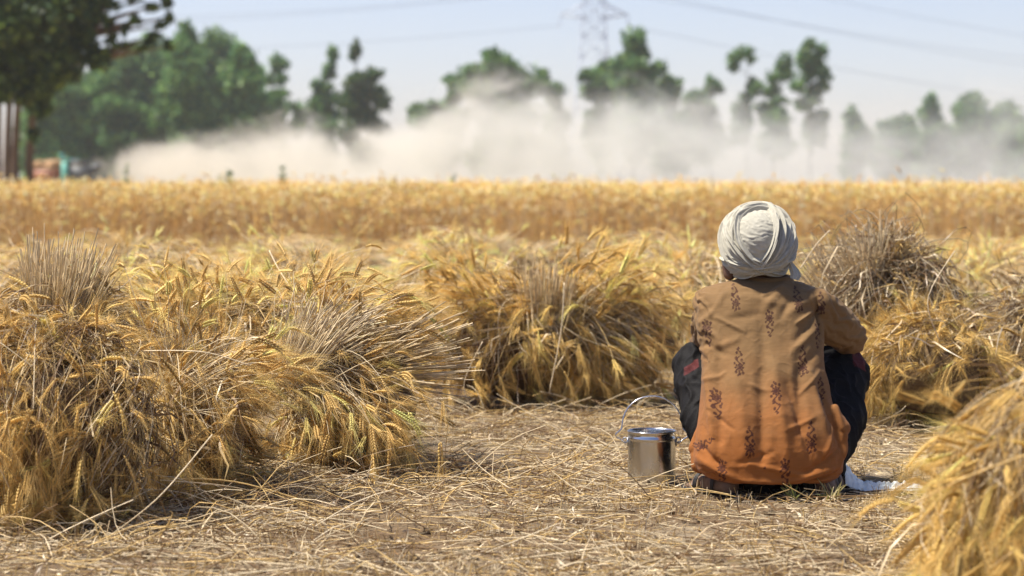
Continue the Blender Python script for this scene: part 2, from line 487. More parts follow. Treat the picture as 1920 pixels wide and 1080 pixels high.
def build_ground():
    def axis(parts):
        out = []
        for a, b, n in parts: out += list(np.linspace(a, b, n, endpoint=False))
        return np.array(out + [parts[-1][1]])
    xs = axis([(-3000, -300, 6), (-300, -20, 10), (-20, -3, 20), (-3, 3, 240), (3, 20, 20), (20, 300, 10), (300, 3000, 6)])
    ys = axis([(-200, 2, 8), (2, 4.8, 14), (4.8, 10.5, 240), (10.5, 30, 40), (30, 300, 14), (300, 5000, 8)])
    X, Y = np.meshgrid(xs, ys)
    Z = np.zeros_like(X)
    for i in range(X.shape[0]):
        for j in range(X.shape[1]):
            if abs(X[i, j]) < 20 and 2 < Y[i, j] < 30: Z[i, j] = ground_height(X[i, j], Y[i, j])
    V = np.stack([X, Y, Z], -1).reshape(-1, 3)
    nx = len(xs); ny = len(ys)
    i, j = np.meshgrid(np.arange(ny - 1), np.arange(nx - 1), indexing='ij')
    q = np.stack([i * nx + j, i * nx + j + 1, (i + 1) * nx + j + 1, (i + 1) * nx + j], -1).reshape(-1, 4)
    m, nt, p, out = new_mat('dry_soil')
    tc = nt.nodes.new('ShaderNodeTexCoord')
    n1 = nt.nodes.new('ShaderNodeTexNoise'); n1.inputs['Scale'].default_value = 1.9; n1.inputs['Detail'].default_value = 7; n1.inputs['Roughness'].default_value = .65
    n2 = nt.nodes.new('ShaderNodeTexNoise'); n2.inputs['Scale'].default_value = 70; n2.inputs['Detail'].default_value = 5
    vo = nt.nodes.new('ShaderNodeTexVoronoi'); vo.feature = 'DISTANCE_TO_EDGE'; vo.inputs['Scale'].default_value = 14
    nt.links.new(tc.outputs['Object'], n1.inputs['Vector']); nt.links.new(tc.outputs['Object'], n2.inputs['Vector'])
    wv = nt.nodes.new('ShaderNodeVectorMath'); wv.operation = 'MULTIPLY_ADD'
    nt.links.new(n1.outputs['Color'], wv.inputs[0]); wv.inputs[1].default_value = (.25, .25, .25); nt.links.new(tc.outputs['Object'], wv.inputs[2])
    nt.links.new(wv.outputs[0], vo.inputs['Vector'])
    cr = nt.nodes.new('ShaderNodeValToRGB')
    cr.color_ramp.elements[0].position = .3; cr.color_ramp.elements[0].color = (.105, .066, .034, 1)
    cr.color_ramp.elements[1].position = .68; cr.color_ramp.elements[1].color = (.25, .20, .135, 1)
    e = cr.color_ramp.elements.new(.5); e.color = (.165, .115, .067, 1)
    nt.links.new(n1.outputs[0], cr.inputs[0])
    mp = nt.nodes.new('ShaderNodeMapRange'); mp.inputs[1].default_value = .3; mp.inputs[2].default_value = .7; mp.inputs[3].default_value = .75; mp.inputs[4].default_value = 1.2
    nt.links.new(n2.outputs[0], mp.inputs[0])
    sc = nt.nodes.new('ShaderNodeVectorMath'); sc.operation = 'SCALE'
    nt.links.new(cr.outputs[0], sc.inputs[0]); nt.links.new(mp.outputs[0], sc.inputs['Scale'])
    nt.links.new(sc.outputs[0], p.inputs['Base Color'])
    p.inputs['Roughness'].default_value = .95; p.inputs['Specular IOR Level'].default_value = .15
    ck = nt.nodes.new('ShaderNodeMapRange'); ck.inputs[1].default_value = 0; ck.inputs[2].default_value = .035; nt.links.new(vo.outputs['Distance'], ck.inputs[0])
    ad = nt.nodes.new('ShaderNodeMath'); ad.operation = 'MULTIPLY_ADD'; nt.links.new(n2.outputs[0], ad.inputs[0]); ad.inputs[1].default_value = .9; nt.links.new(ck.outputs[0], ad.inputs[2])
    b = nt.nodes.new('ShaderNodeBump'); b.inputs['Strength'].default_value = .8; b.inputs['Distance'].default_value = .008
    nt.links.new(ad.outputs[0], b.inputs['Height']); nt.links.new(b.outputs[0], p.inputs['Normal'])
    mb = MB(); mb.add(V, None, q)
    tag(mb.build('ground', m, None, True), kind='structure')
build_ground()

# straw litter, chaff and stubble --------------------------------------
def litter():
    rng = np.random.default_rng(5)
    mb = MB()
    def place(n, y0, y1, xw, l0, l1, r, cols, w, tilt=.12, K=4, bend=.12, power=1.0):
        y = y0 + (y1 - y0) * rng.uniform(0, 1, n) ** power
        x = rng.uniform(-xw, xw, n) * (y / y1)
        # patchy
        keep = np.array([mnoise.noise(Vector((a * 1.6, b * 1.6, 9))) for a, b in zip(x, y)]) > rng.uniform(-.5, .3, n)
        x, y = x[keep], y[keep]; n = len(x)
        L = rng.uniform(0, 1, n) ** 1.8 * (l1 - l0) + l0
        a = rng.uniform(0, 2 * np.pi, n); tl = np.abs(rng.normal(0, tilt, n))
        D = np.stack([np.cos(a) * np.cos(tl), np.sin(a) * np.cos(tl), np.sin(tl)], -1)
        z = np.array([ground_height(i, j) for i, j in zip(x, y)]) + rng.uniform(0.001, .012, n)
        P0 = np.stack([x, y, z], -1)
        t = np.linspace(0, 1, K)[None, :, None]
        sidev = np.stack([-np.sin(a), np.cos(a), rng.uniform(-.2, .6, n)], -1) * rng.normal(0, bend, n)[:, None]
        P = P0[:, None] + D[:, None] * L[:, None, None] * t + sidev[:, None] * L[:, None, None] * t * (1 - t) * 2
        P[..., 2] = np.maximum(P[..., 2], -.004)
        return P, n, mixcol(rng, n, cols, w, .15)
    base = (PALE * .9, GOLD * [.85, .85, .85], BROWN, GREY * .8)
    P, n, c = place(22000, 4.9, 9.6, 2.6, .015, .09, .001, base, (.4, .3, .2, .1)); stalks(mb, P, .0010, .0008, c, rng=rng)
    P, n, c = place(6000, 4.9, 9.8, 2.7, .06, .38, .0013, base, (.5, .3, .15, .05), .08); stalks(mb, P, .0018, .0014, c, rng=rng)
    P, n, c = place(9000, 4.9, 9.0, 2.5, .008, .03, .002, (PALE * .95, GREY, BROWN), (.4, .3, .3), .3, 3)
    blades(mb, P, rng.uniform(.0015, .005, n), c, rng)
    P, n, c = place(3500, 4.9, 9.2, 2.5, .03, .10, .002, (PALE * .85, GREY, BROWN), (.35, .3, .35), .35, 5, .5)
    blades(mb, P, rng.uniform(.0015, .003, n), c, rng)
    for (bx, by, sx, sy, m) in ((-1.25, 6.2, .5, .25, 500), (-.85, 6.7, .45, .3, 500), (-.35, 7.3, .5, .3, 600), (.1, 9.2, .9, .25, 450), (1.4, 8.8, .5, .3, 400), (.9, 7.5, .9, .4, 260), (1.05, 5.6, .5, .4, 300), (-.3, 5.5, 1.2, .3, 320)):
        x = rng.normal(bx, sx, m); y = rng.normal(by, sy, m); a = rng.uniform(0, 6.28, m); tl = np.abs(rng.normal(0, .22, m)); L = rng.uniform(.04, .3, m)
        z = np.array([ground_height(i, j) for i, j in zip(x, y)]) + rng.uniform(.002, .03, m)
        D = np.stack([np.cos(a) * np.cos(tl), np.sin(a) * np.cos(tl) * .6, np.sin(tl)], -1) * L[:, None]
        t = np.linspace(0, 1, 5)[None, :, None]; P = np.stack([x, y, z], -1)[:, None] + D[:, None] * t + rng.normal(0, .02, (m, 1, 3)) * np.sin(t * 3.14)
        P[..., 2] = np.maximum(P[..., 2], 0); P = P[np.hypot(x - .79, y - 7.0) > .42]; m = len(P)
        P = P[np.hypot(P[:, 2, 0] - .44, P[:, 2, 1] - 7.15) > .2]; m = len(P)
        stalks(mb, P, .0017, .0013, mixcol(rng, m, (PALE, GOLD, BROWN), (.4, .25, .35)), rng=rng)
    P, n, c = place(16000, 9.6, 27, 8, .05, .35, .002, (PALE, GOLD, BROWN), (.4, .4, .2), .2, 3); stalks(mb, P, .0028, .002, c, rng=rng)
    tag(mb.build('straw_litter', M_STALK), 'loose pale straw and chaff scattered over the bare soil', 'straw', kind='stuff')
    # stubble: short upright cut stems in small tufts
    mb = MB()
    for (n, y0, y1, xw, sp, hh, r) in ((700, 4.9, 9.8, 2.6, 9, .055, .0011), (900, 9.8, 27, 8, 12, .12, .002)):
        y = rng.uniform(y0, y1, n); x = rng.uniform(-xw, xw, n) * (y / y1)
        yy = np.repeat(y, sp) + rng.normal(0, .022, n * sp); xx = np.repeat(x, sp) + rng.normal(0, .022, n * sp)
        z = np.array([ground_height(i, j) for i, j in zip(xx, yy)])
        P0 = np.stack([xx, yy, z - .004], -1); m = len(xx)
        D = nrm(np.stack([rng.normal(0, .35, m), rng.normal(0, .35, m), np.ones(m)], -1)) * (hh * rng.uniform(.3, 1.2, m))[:, None]
        P = P0[:, None] + D[:, None] * np.linspace(0, 1, 3)[None, :, None]
        stalks(mb, P, r, r * .8, mixcol(rng, m, (PALE, GOLD, BROWN), (.4, .35, .25)), rng=rng)
    tag(mb.build('wheat_stubble', M_STALK), 'short cut wheat stubble standing in the soil', 'stubble', kind='stuff')
    # clods of dry earth
    mb = MB()
    for k in range(900):
        y = rng.uniform(4.9, 9.8); x = rng.uniform(-2.5, 2.5) * y / 9.6; r = .003 + .015 * rng.uniform(0, 1) ** 3
        e = MB(); ellipsoid(e, (x, y, ground_height(x, y) + r * .2), (r, r * rng.uniform(.7, 1.2), r * .7), 7, 5)
        e.v[0] += rng.normal(0, r * .12, e.v[0].shape)
        mb.add(e.v[0], None, e.f4[0])
    tag(mb.build('soil_clods', bpy.data.materials['dry_soil'], None, True), 'small dry clods of earth among the straw', 'soil', kind='stuff')
litter()

# ------------------------------------------------------------------ standing wheat
def standing_wheat():
    rng = np.random.default_rng(11)
    mb = MB(); me = MB()
    def patch(n, y0, y1, xw0, h0, h1, K, low, tpl, elen, power=1.0, awn=.07):
        y = y0 + (y1 - y0) * rng.uniform(0, 1, n) ** power
        x = rng.uniform(-1, 1, n) * xw0 * y / y0
        dens = np.array([mnoise.noise(Vector((a * .8, b * .8, 2))) for a, b in zip(x, y)])
        h = rng.normal((h0 + h1) / 2, (h1 - h0) / 3.2, n) + dens * .13
        h -= np.clip(28.6 - y, 0, 1) * rng.uniform(0, .45, n)
        tall = rng.uniform(0, 1, n) < .025; h = np.where(tall, h + rng.uniform(.03, .17, n), h)
        lean = rng.normal(0, .05, (n, 2)) + dens[:, None] * .06
        t = np.linspace(0, 1, K)
        P = np.zeros((n, K, 3))
        P[..., 0] = x[:, None] + lean[:, :1] * h[:, None] * t ** 2 * 2
        P[..., 1] = y[:, None] + lean[:, 1:] * h[:, None] * t ** 2 * 2
        P[..., 2] = low + (h[:, None] - .05 - low) * t
        c = mixcol(rng, n, (PALE * 1.05, GOLD * [1.38, 1.2, 1.0], BROWN * 2.4), (.3, .55, .15), .15)
        stalks(mb, P, .0026, .002, c, rng=rng, tipcol=None)
        E0 = P[:, -1]; T0 = nrm(P[:, -1] - P[:, -2] + rng.normal(0, .28, (n, 3)) * [1, 1, .3])
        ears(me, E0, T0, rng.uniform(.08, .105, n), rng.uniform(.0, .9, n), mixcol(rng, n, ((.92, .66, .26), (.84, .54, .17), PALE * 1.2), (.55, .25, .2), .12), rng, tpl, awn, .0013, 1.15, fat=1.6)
        # dry leaves
        nb = n // 2; s = rng.choice(n, nb, replace=False)
        B0 = P[s, 1 + (K > 3)] ; a = rng.uniform(0, 6.28, nb)
        D = np.stack([np.cos(a) * .12, np.sin(a) * .12, rng.uniform(-.16, .12, nb)], -1)
        tt = np.linspace(0, 1, 4)[None, :, None]
        B = B0[:, None] + D[:, None] * tt; B[..., 2] += (np.sin(tt * 2.4) * .05)[..., 0]
        blades(mb, B, np.full(nb, .004), mixcol(rng, nb, (PALE * .9, GOLD * .85, BROWN), (.3, .35, .35)), rng)
    patch(13000, 27.6, 30.6, 9.0, .80, .93, 4, 0.0, TPL_LO, .09)
    patch(9000, 30.6, 36, 9.6, .80, .92, 3, .45, TPL_LO, .09)
    patch(9000, 36, 60, 12, .80, .90, 2, .6, TPL_LO, .1, 1.3, .07)
    patch(5000, 60, 108, 18, .78, .86, 2, .6, TPL_LO, .12, 1.2, 0)
    o = mb.build('standing_wheat', M_STALK)
    tag(o, 'uncut golden wheat standing across the field behind the sheaves', 'wheat', kind='stuff')
    e = me.build('wheat_ears', M_EAR, o); tag(e, kind='stuff')
    # closed crop mass under the ears, a lumpy sheet
    xs = np.linspace(-60, 60, 160); ys = 30.2 + (112 - 30.2) * np.linspace(0, 1, 120) ** 1.6
    X, Y = np.meshgrid(xs, ys); X = X * (.35 + .65 * (Y - 30) / 80) 
    Z = .70 + .05 * np.array([[mnoise.noise(Vector((a * 2, b * 2, 0))) for a, b in zip(r, q)] for r, q in zip(X, Y)])
    Z[0] = 0.0; Z[-1] = 0; Y[0] = Y[1]
    V = np.stack([X, Y, Z], -1).reshape(-1, 3); nx = len(xs)
    i, j = np.meshgrid(np.arange(len(ys) - 1), np.arange(nx - 1), indexing='ij')
    q = np.stack([i * nx + j, i * nx + j + 1, (i + 1) * nx + j + 1, (i + 1) * nx + j], -1).reshape(-1, 4)
    m2 = MB(); m2.add(V, None, q)
    mt = simple_mat('crop_mass', (.62, .42, .16), .9, 0, 1, 25, var=.3)
    c = m2.build('crop_mass', mt, o, True); tag(c, kind='stuff')
standing_wheat()

# a few heads rising above the crop
def tall_wheat(px, py, h_len, lean, label, d=24.5, sz=.105):
    rng = np.random.default_rng(int(px))
    top = W(px, py, d); base = np.array([top[0] - lean * .5, d, 0.0])
    t = np.linspace(0, 1, 7)[:, None]
    P = base + (top - base) * t; P[:, 0] += np.sin(t[:, 0] * math.pi) * lean * -.15
    mb = MB(); stalks(mb, P[None], .0022, .0016, (GOLD * .9)[None], rng=rng)
    root = empty('wheat_plant', base, label, 'wheat', 'single wheat plants taller than the crop')
    mb.build('stalk', M_STALK, root, False, base)
    me = MB(); T0 = nrm(np.array([[lean * 1.5, 0, 1.0]]))
    ears(me, P[-1][None], T0, np.array([sz]), np.array([h_len]), (EARC * .9)[None], rng, TPL_HI, .05, .001, fat=1.6)
    me.build('wheat_ear', M_EAR, root, False, base)
tall_wheat(1690, 325, .3, -.35, 'tall wheat head leaning left above the crop at the right')
tall_wheat(1701, 348, .0, .05, 'upright thin wheat head beside the leaning one above the crop')
tall_wheat(1003, 335, .9, .2, 'drooping wheat head rising above the crop before the dust', 24, .12)
tall_wheat(742, 342, .8, -.2, 'small bent wheat head above the crop left of centre', 25, .1)
tall_wheat(1797, 480, .1, .15, 'wheat head standing among the sheaves at the far right', 13, .09)

# ------------------------------------------------------------------ sheaves
def ellip(pl, pr, ptop, pbase, d, ry):
    """centre and radii of a heap filling these photo bounds at distance d"""
    L = W(pl, 400, d)[0]; R_ = W(pr, 400, d)[0]; top = W(960, ptop, d)[2]; b = W(960, pbase, d)[2]
    zc = max(b + (top - b) * .47, .12)
    return np.array([(L + R_) / 2, d, zc]), np.array([(R_ - L) / 2, ry, top - zc])

# front left, ears hanging towards the camera
C, R = ellip(-130, 315, 575, 1010, 6.40, .36)
sheaf('big dark golden sheaf in the bottom left corner, its ears hanging over the front', C, R, (-.05, .75, .6), 1350, 21,
      EARC * [.95, .93, .85], (BROWN, GOLD * .8, PALE), (.5, .3, .2), .48, (.4, 2.75), (.62, 1.08), core=.58, outward=.5, chaos=.6, stray=.09)  # more BROWN stalks paint the dark hollows behind the ears
# behind it with pale cut butts sticking up
C, R = ellip(-60, 330, 545, 900, 7.35, .40)
b0 = W(110, 590, 7.25); b1 = W(128, 478, 7.2)
sheaf('brown sheaf at the left edge with a brush of pale cut stems standing on top', C, R, (0, -.1, 1), 1300, 22,
      EARC * .85, (BROWN, GREY * .7, PALE), (.5, .3, .2), .25, (.1, 1.7), (.75, 1.04),
      brush=[(b0, b1, .10, .15, 420)], core=.74, wob=.05)
# second from the left
C, R = ellip(262, 528, 640, 965, 6.95, .33)
sheaf('rounded sheaf second from the left with stalks fanning to the right', C, R, (-1, .15, .45), 1500, 23,
      EARC, (PALE, GOLD, BROWN), (.5, .3, .2), .42, (.35, 2.1), (.62, 1.06), core=.58, stray=.14, chaos=.45)
# third, pale stems on the upper left, cut butts at the right
C, R = ellip(515, 850, 585, 895, 7.6, .34)
bA = W(690, 690, 7.55); bB = W(845, 655, 7.4)
bC = W(640, 690, 7.5); bD = W(600, 560, 7.45)
sheaf('pale sheaf left of the pail with long cut stems spreading to the right', C, R, (-.95, -.25, .15), 1500, 24,
      EARC * 1.02, (PALE, GOLD, BROWN), (.6, .22, .18), .42, (.35, 2.0), (.66, 1.08), stray=.14, chaos=.45,
      brush=[(bA, bB, .06, .15, 170), (W(535, 725, 7.35), W(600, 590, 7.35), .05, .13, 130), (W(545, 700, 7.4), W(680, 600, 7.4), .06, .11, 110), (W(610, 650, 7.5), W(770, 620, 7.45), .08, .11, 90)], core=.68)
# ears spilling over between the second and third, lit from above
C, R = ellip(230, 700, 540, 800, 8.2, .36)
sheaf('bright sheaf lying behind the pale one, its bent ears against the field', C, R, (-.3, -.1, 1), 1300, 25,
      EARC * 1.2, (PALE, GOLD, BROWN), (.5, .4, .1), .6, (.1, 1.5), (.75, 1.1), core=.7, awn=.085)
# middle sheaf
C, R = ellip(745, 1180, 520, 785, 9.75, .42)
sheaf('round sheaf in the middle with a tuft of cut stems on its crown', C, R, (.35, -.1, 1), 1700, 26,
      EARC * [1, 1, .9], (GOLD, PALE, BROWN), (.35, .35, .3), .6, (.25, 2.0), (.72, 1.06),
      brush=[(W(1025, 600, 9.55), W(1030, 508, 9.45), .10, .115, 220)], core=.7, rstalk=.0018, aw=.0006)
C, R = ellip(1010, 1330, 520, 765, 9.9, .40)
sheaf('pale straggling sheaf between the middle one and the squatting person', C, R, (-.8, -.2, .55), 1300, 27,
      EARC * 1.08, (PALE, GOLD, BROWN), (.55, .35, .1), .55, (.2, 1.9), (.72, 1.1), core=.66, rstalk=.0018, aw=.0006, stray=.1)
# right of the person: matted straw heap and the eared sheaves leaning on it
C, R = ellip(1500, 1800, 445, 800, 9.35, .34)
sheaf('tall matted brown straw bundle behind the right shoulder of the person', C, R, (.1, -.2, 1), 1500, 28,
      EARC * .7, (BROWN, GREY * .6, PALE * .85), (.6, .3, .1), .06, (.05, 1.9), (.78, 1.06), core=.76, wob=.06, rstalk=.0016,
      brush=[(W(1620, 520, 9.2), W(1600, 430, 9.2), .08, .15, 110), (W(1560, 560, 9.2), W(1500, 470, 9.2), .06, .1, 40)], blades_n=1800)
C, R = ellip(1600, 1900, 585, 800, 8.75, .30)
sheaf('low sheaf at the foot of the brown bundle with fat drooping ears', C, R, (.2, .6, .8), 900, 29,
      EARC * [.95, .95, .85], (BROWN, GOLD, PALE), (.5, .3, .2), .7, (.2, 2.0), (.74, 1.08), core=.72)
C, R = ellip(1760, 2060, 540, 800, 9.2, .34)
sheaf('brown tangled sheaf at the right edge behind the low eared one', C, R, (.2, -.1, 1), 1100, 30,
      EARC * .9, (BROWN, GREY * .8, PALE), (.45, .3, .25), .35, (.1, 1.9), (.75, 1.05), core=.74)
# bottom right corner, close to the camera
C, R = ellip(1740, 2380, 730, 1290, 4.75, .38)
C[2] = .22
sheaf('blurred golden sheaf filling the bottom right corner', C, R, (.55, .5, .6), 2300, 31,
      EARC * [1.0, 1.0, .9], (GOLD, PALE, BROWN), (.45, .3, .25), .5, (.3, 2.7), (.76, 1.1), core=.70, stray=.09, outward=.5)

# rows further back
far = [  # pl, pr, ptop, d, ry, pole, label
    (150, 420, 470, 11.5, .4, (-.5, 0, .9), 'golden sheaf in the second row behind the brush of cut stems'),
    (330, 640, 466, 13.0, .45, (.7, 0, .6), 'sheaf in the second row left of centre with stems pointing right'),
    (590, 830, 480, 14.5, .5, (-.8, 0, .5), 'small sheaf in the second row behind the dark gap'),
    (690, 960, 470, 12.5, .45, (.3, .2, 1), 'sheaf just behind the left side of the middle sheaf'),
    (900, 1180, 452, 15.5, .5, (-.6, 0, .7), 'sheaf behind the tuft of the middle sheaf'),
    (1080, 1330, 462, 13.0, .45, (.8, .1, .5), 'pale sheaf with long bright stems left of the turban'),
    (1200, 1480, 480, 11.8, .4, (-.4, .1, .9), 'sheaf directly behind the neck of the person'),
    (1640, 1860, 490, 12.5, .4, (.5, .1, .8), 'sheaf in the second row behind the brown bundle'),
    (1780, 2050, 475, 13.5, .45, (-.7, 0, .6), 'sheaf in the second row at the right edge'),
    (-80, 180, 468, 12.5, .45, (.5, 0, .8), 'sheaf in the second row at the left edge'),
    (40, 330, 448, 17.5, .6, (.6, 0, .7), 'distant sheaf behind the second row at the far left'),
    (400, 700, 448, 18.5, .6, (-.5, 0, .8), 'distant sheaf before the standing wheat, left of centre'),
    (720, 1000, 446, 20.0, .6, (.6, 0, .7), 'distant sheaf before the standing wheat, near the middle'),
    (1060, 1350, 446, 19.0, .6, (-.6, 0, .7), 'distant sheaf before the standing wheat, left of the turban'),
    (1500, 1780, 452, 18.0, .6, (.6, 0, .7), 'distant sheaf before the standing wheat, right of the turban'),
    (1760, 2040, 456, 17.0, .6, (-.5, 0, .7), 'distant sheaf before the standing wheat at the far right'),
    (-250, 40, 450, 19.0, .6, (-.6, 0, .7), 'distant sheaf before the standing wheat at the left edge'),
]
for k, (pl, pr, pt, d, ry, pole, lab) in enumerate(far):
    C, R = ellip(pl, pr, pt, 340 + 4054 / d, d, ry)
    C[2] = .16; R[2] = W(960, pt, d)[2] - .16
    sheaf(lab, C, R, pole, 700, 60 + k, EARC * 1.3, (PALE, GOLD * 1.2, BROWN), (.5, .4, .1), .7, (.2, 2.0), (.72, 1.08), TPL_MID,
          rstalk=.0026, aw=.0012, core=.72, awn=.085, wob=.04, shrink=.02,
          brush=[(C + np.array([pole[0] * R[0] * .3, -.1, .05]), C + np.array([pole[0] * R[0] * 1.25, -.2, .08 + R[2] * .5]), .08, .16, 90)])

def swath():
    rng = np.random.default_rng(44); n = 6500
    y = rng.uniform(10.8, 27.5, n); x = rng.uniform(-.30, .30, n) * y * 1.15
    keep = np.array([mnoise.noise(Vector((a * .9, b * .5, 5))) for a, b in zip(x, y)]) > -.18; keep &= ~((np.abs(x - .3) < .9) & (y < 12)); x, y = x[keep], y[keep]; n = len(x)
    z = .02 + rng.uniform(0, 1, n) ** 1.5 * .26 * np.clip((y - 10) / 4, .3, 1); a = rng.uniform(0, 6.28, n); el = rng.normal(.25, .35, n)
    D = np.stack([np.cos(a) * np.cos(el), np.sin(a) * np.cos(el), np.sin(el)], -1); L = rng.uniform(.25, .5, n)[:, None, None]
    t = np.linspace(0, 1, 5)[None, :, None]
    P = np.stack([x, y, z], -1)[:, None] + D[:, None] * L * t + rng.normal(0, .05, (n, 1, 3)) * np.sin(t * 3.1); P[..., 2] -= (t[..., 0] ** 2) * .08
    P[..., 2] = np.maximum(P[..., 2], .01 + .01 * rng.uniform(0, 1, (n, 1)))
    mb = MB(); stalks(mb, P, .0026, .002, mixcol(rng, n, (PALE * 1.1, GOLD * 1.3, BROWN), (.5, .45, .05)), rng=rng)
    o = mb.build('cut_wheat_swath', M_STALK); tag(o, 'loose cut wheat lying in a golden tangle between the distant sheaves', 'wheat', kind='stuff')
    me = MB(); ears(me, P[:, -1], nrm(P[:, -1] - P[:, -2]), rng.uniform(.08, .11, n), rng.uniform(0, .6, n), mixcol(rng, n, (EARC * 1.3, (.86, .64, .29)), (.5, .5)), rng, TPL_MID, .09, .0012, 1.1, fat=1.4)
    tag(me.build('wheat_ears', M_EAR, o), kind='stuff')
swath()

# notable single stalks -------------------------------------------------
def loose_stalk(pts, r, label, ear=False, col=PALE, seed=1):
    rng = np.random.default_rng(seed)
    P = np.array([W(a, b, c) for a, b, c in pts])
    P[:, 2] = np.maximum(P[:, 2], .006)
    t = np.linspace(0, len(P) - 1, 14); Q = np.zeros((14, 3))
    for i, s in enumerate(t):       # smooth interpolation
        k = min(int(s), len(P) - 2); f = s - k
        p0, p1, p2, p3 = P[max(k - 1, 0)], P[k], P[k + 1], P[min(k + 2, len(P) - 1)]
        Q[i] = .5 * (2 * p1 + (p2 - p0) * f + (2 * p0 - 5 * p1 + 4 * p2 - p3) * f * f + (3 * p1 - p0 - 3 * p2 + p3) * f ** 3)
    org = Q[0].copy()
    mb = MB(); tube(mb, Q, r, 6, col)
    if not ear:
        o = mb.build('straw_stalk', M_STALK, None, True, org)
        tag(o, label, 'straw', 'loose straw stalks'); return
    root = empty('straw_stalk', org, label, 'straw', 'loose straw stalks')
    mb.build('stalk', M_STALK, root, True, org)
    me = MB(); ears(me, Q[-1][None], nrm(Q[-1] - Q[-2])[None], np.array([.095]), np.array([.5]), (EARC * 1.1)[None], rng)
    me.build('wheat_ear', M_EAR, root, False, org)
loose_stalk([(205, 1012, 6.02), (300, 930, 6.0), (398, 815, 6.15)], .0019, 'long pale straw leaning diagonally against the front of the left sheaves')
loose_stalk([(310, 898, 6.35), (450, 905, 6.45), (640, 970, 6.45)], .0022, 'long yellow straw lying on the ground from the left sheaves towards the middle', col=GOLD * 1.1)
loose_stalk([(300, 900, 6.3), (430, 912, 6.4), (545, 938, 6.7)], .0015, 'thin straw running along the foot of the second sheaf')
loose_stalk([(270, 658, 6.65), (380, 660, 6.6), (465, 684, 6.6)], .0020, 'curved pale straw lying across the top of the second sheaf')
loose_stalk([(1500, 505, 8.9), (1530, 460, 8.9), (1556, 432, 8.9)], .0030, 'thick pale straw standing up just right of the turban')
loose_stalk([(1556, 432, 8.9), (1585, 452, 8.9), (1612, 470, 8.9)], .0018, 'bent end of straw slanting down right of the turban', col=GOLD)
loose_stalk([(890, 775, 8.6), (870, 720, 8.6), (905, 640, 8.6)], .0020, 'thin curved straw rising in front of the middle sheaf')
loose_stalk([(1058, 530, 9.2), (1052, 620, 9.15), (1030, 735, 9.1)], .0026, 'straight pale straw hanging down the face of the middle sheaf')
loose_stalk([(700, 700, 7.3), (790, 740, 7.25), (880, 780, 7.3)], .0018, 'straw sticking out low to the right of the pale sheaf')
loose_stalk([(870, 892, 7.25), (905, 862, 7.35), (965, 850, 7.6)], .0018, 'forked pale straw on bare soil left of the pail')
loose_stalk([(870, 775, 9.3), (810, 776, 9.2), (770, 770, 9.1)], .0018, 'pale straw lying flat before the middle sheaf')
loose_stalk([(1690, 960, 4.6), (1800, 900, 4.5), (1960, 840, 4.4)], .0022, 'blurred straw crossing the front of the corner sheaf', col=GOLD * 1.15)
loose_stalk([(1762, 640, 8.4), (1740, 560, 8.4), (1790, 470, 8.5)], .0020, 'thin straw rising from the low sheaf at the right')
loose_stalk([(505, 470, 7.9), (520, 500, 7.8), (545, 540, 7.7)], .0020, 'single straw poking up behind the pale sheaf')
loose_stalk([(560, 560, 7.6), (540, 530, 7.6), (560, 519, 7.6)], .0013, 'thin stalk with a bent ear curving over the top of the pale sheaf', ear=True, col=GOLD)
loose_stalk([(600, 570, 7.6), (605, 530, 7.6), (635, 516, 7.6)], .0013, 'second stalk with a drooping ear over the top of the pale sheaf', ear=True, col=GOLD, seed=3)
loose_stalk([(640, 720, 7.2), (690, 790, 7.1), (698, 850, 7.05)], .0014, 'stalk with an ear hanging to the ground before the pale sheaf', ear=True, col=GOLD, seed=4)

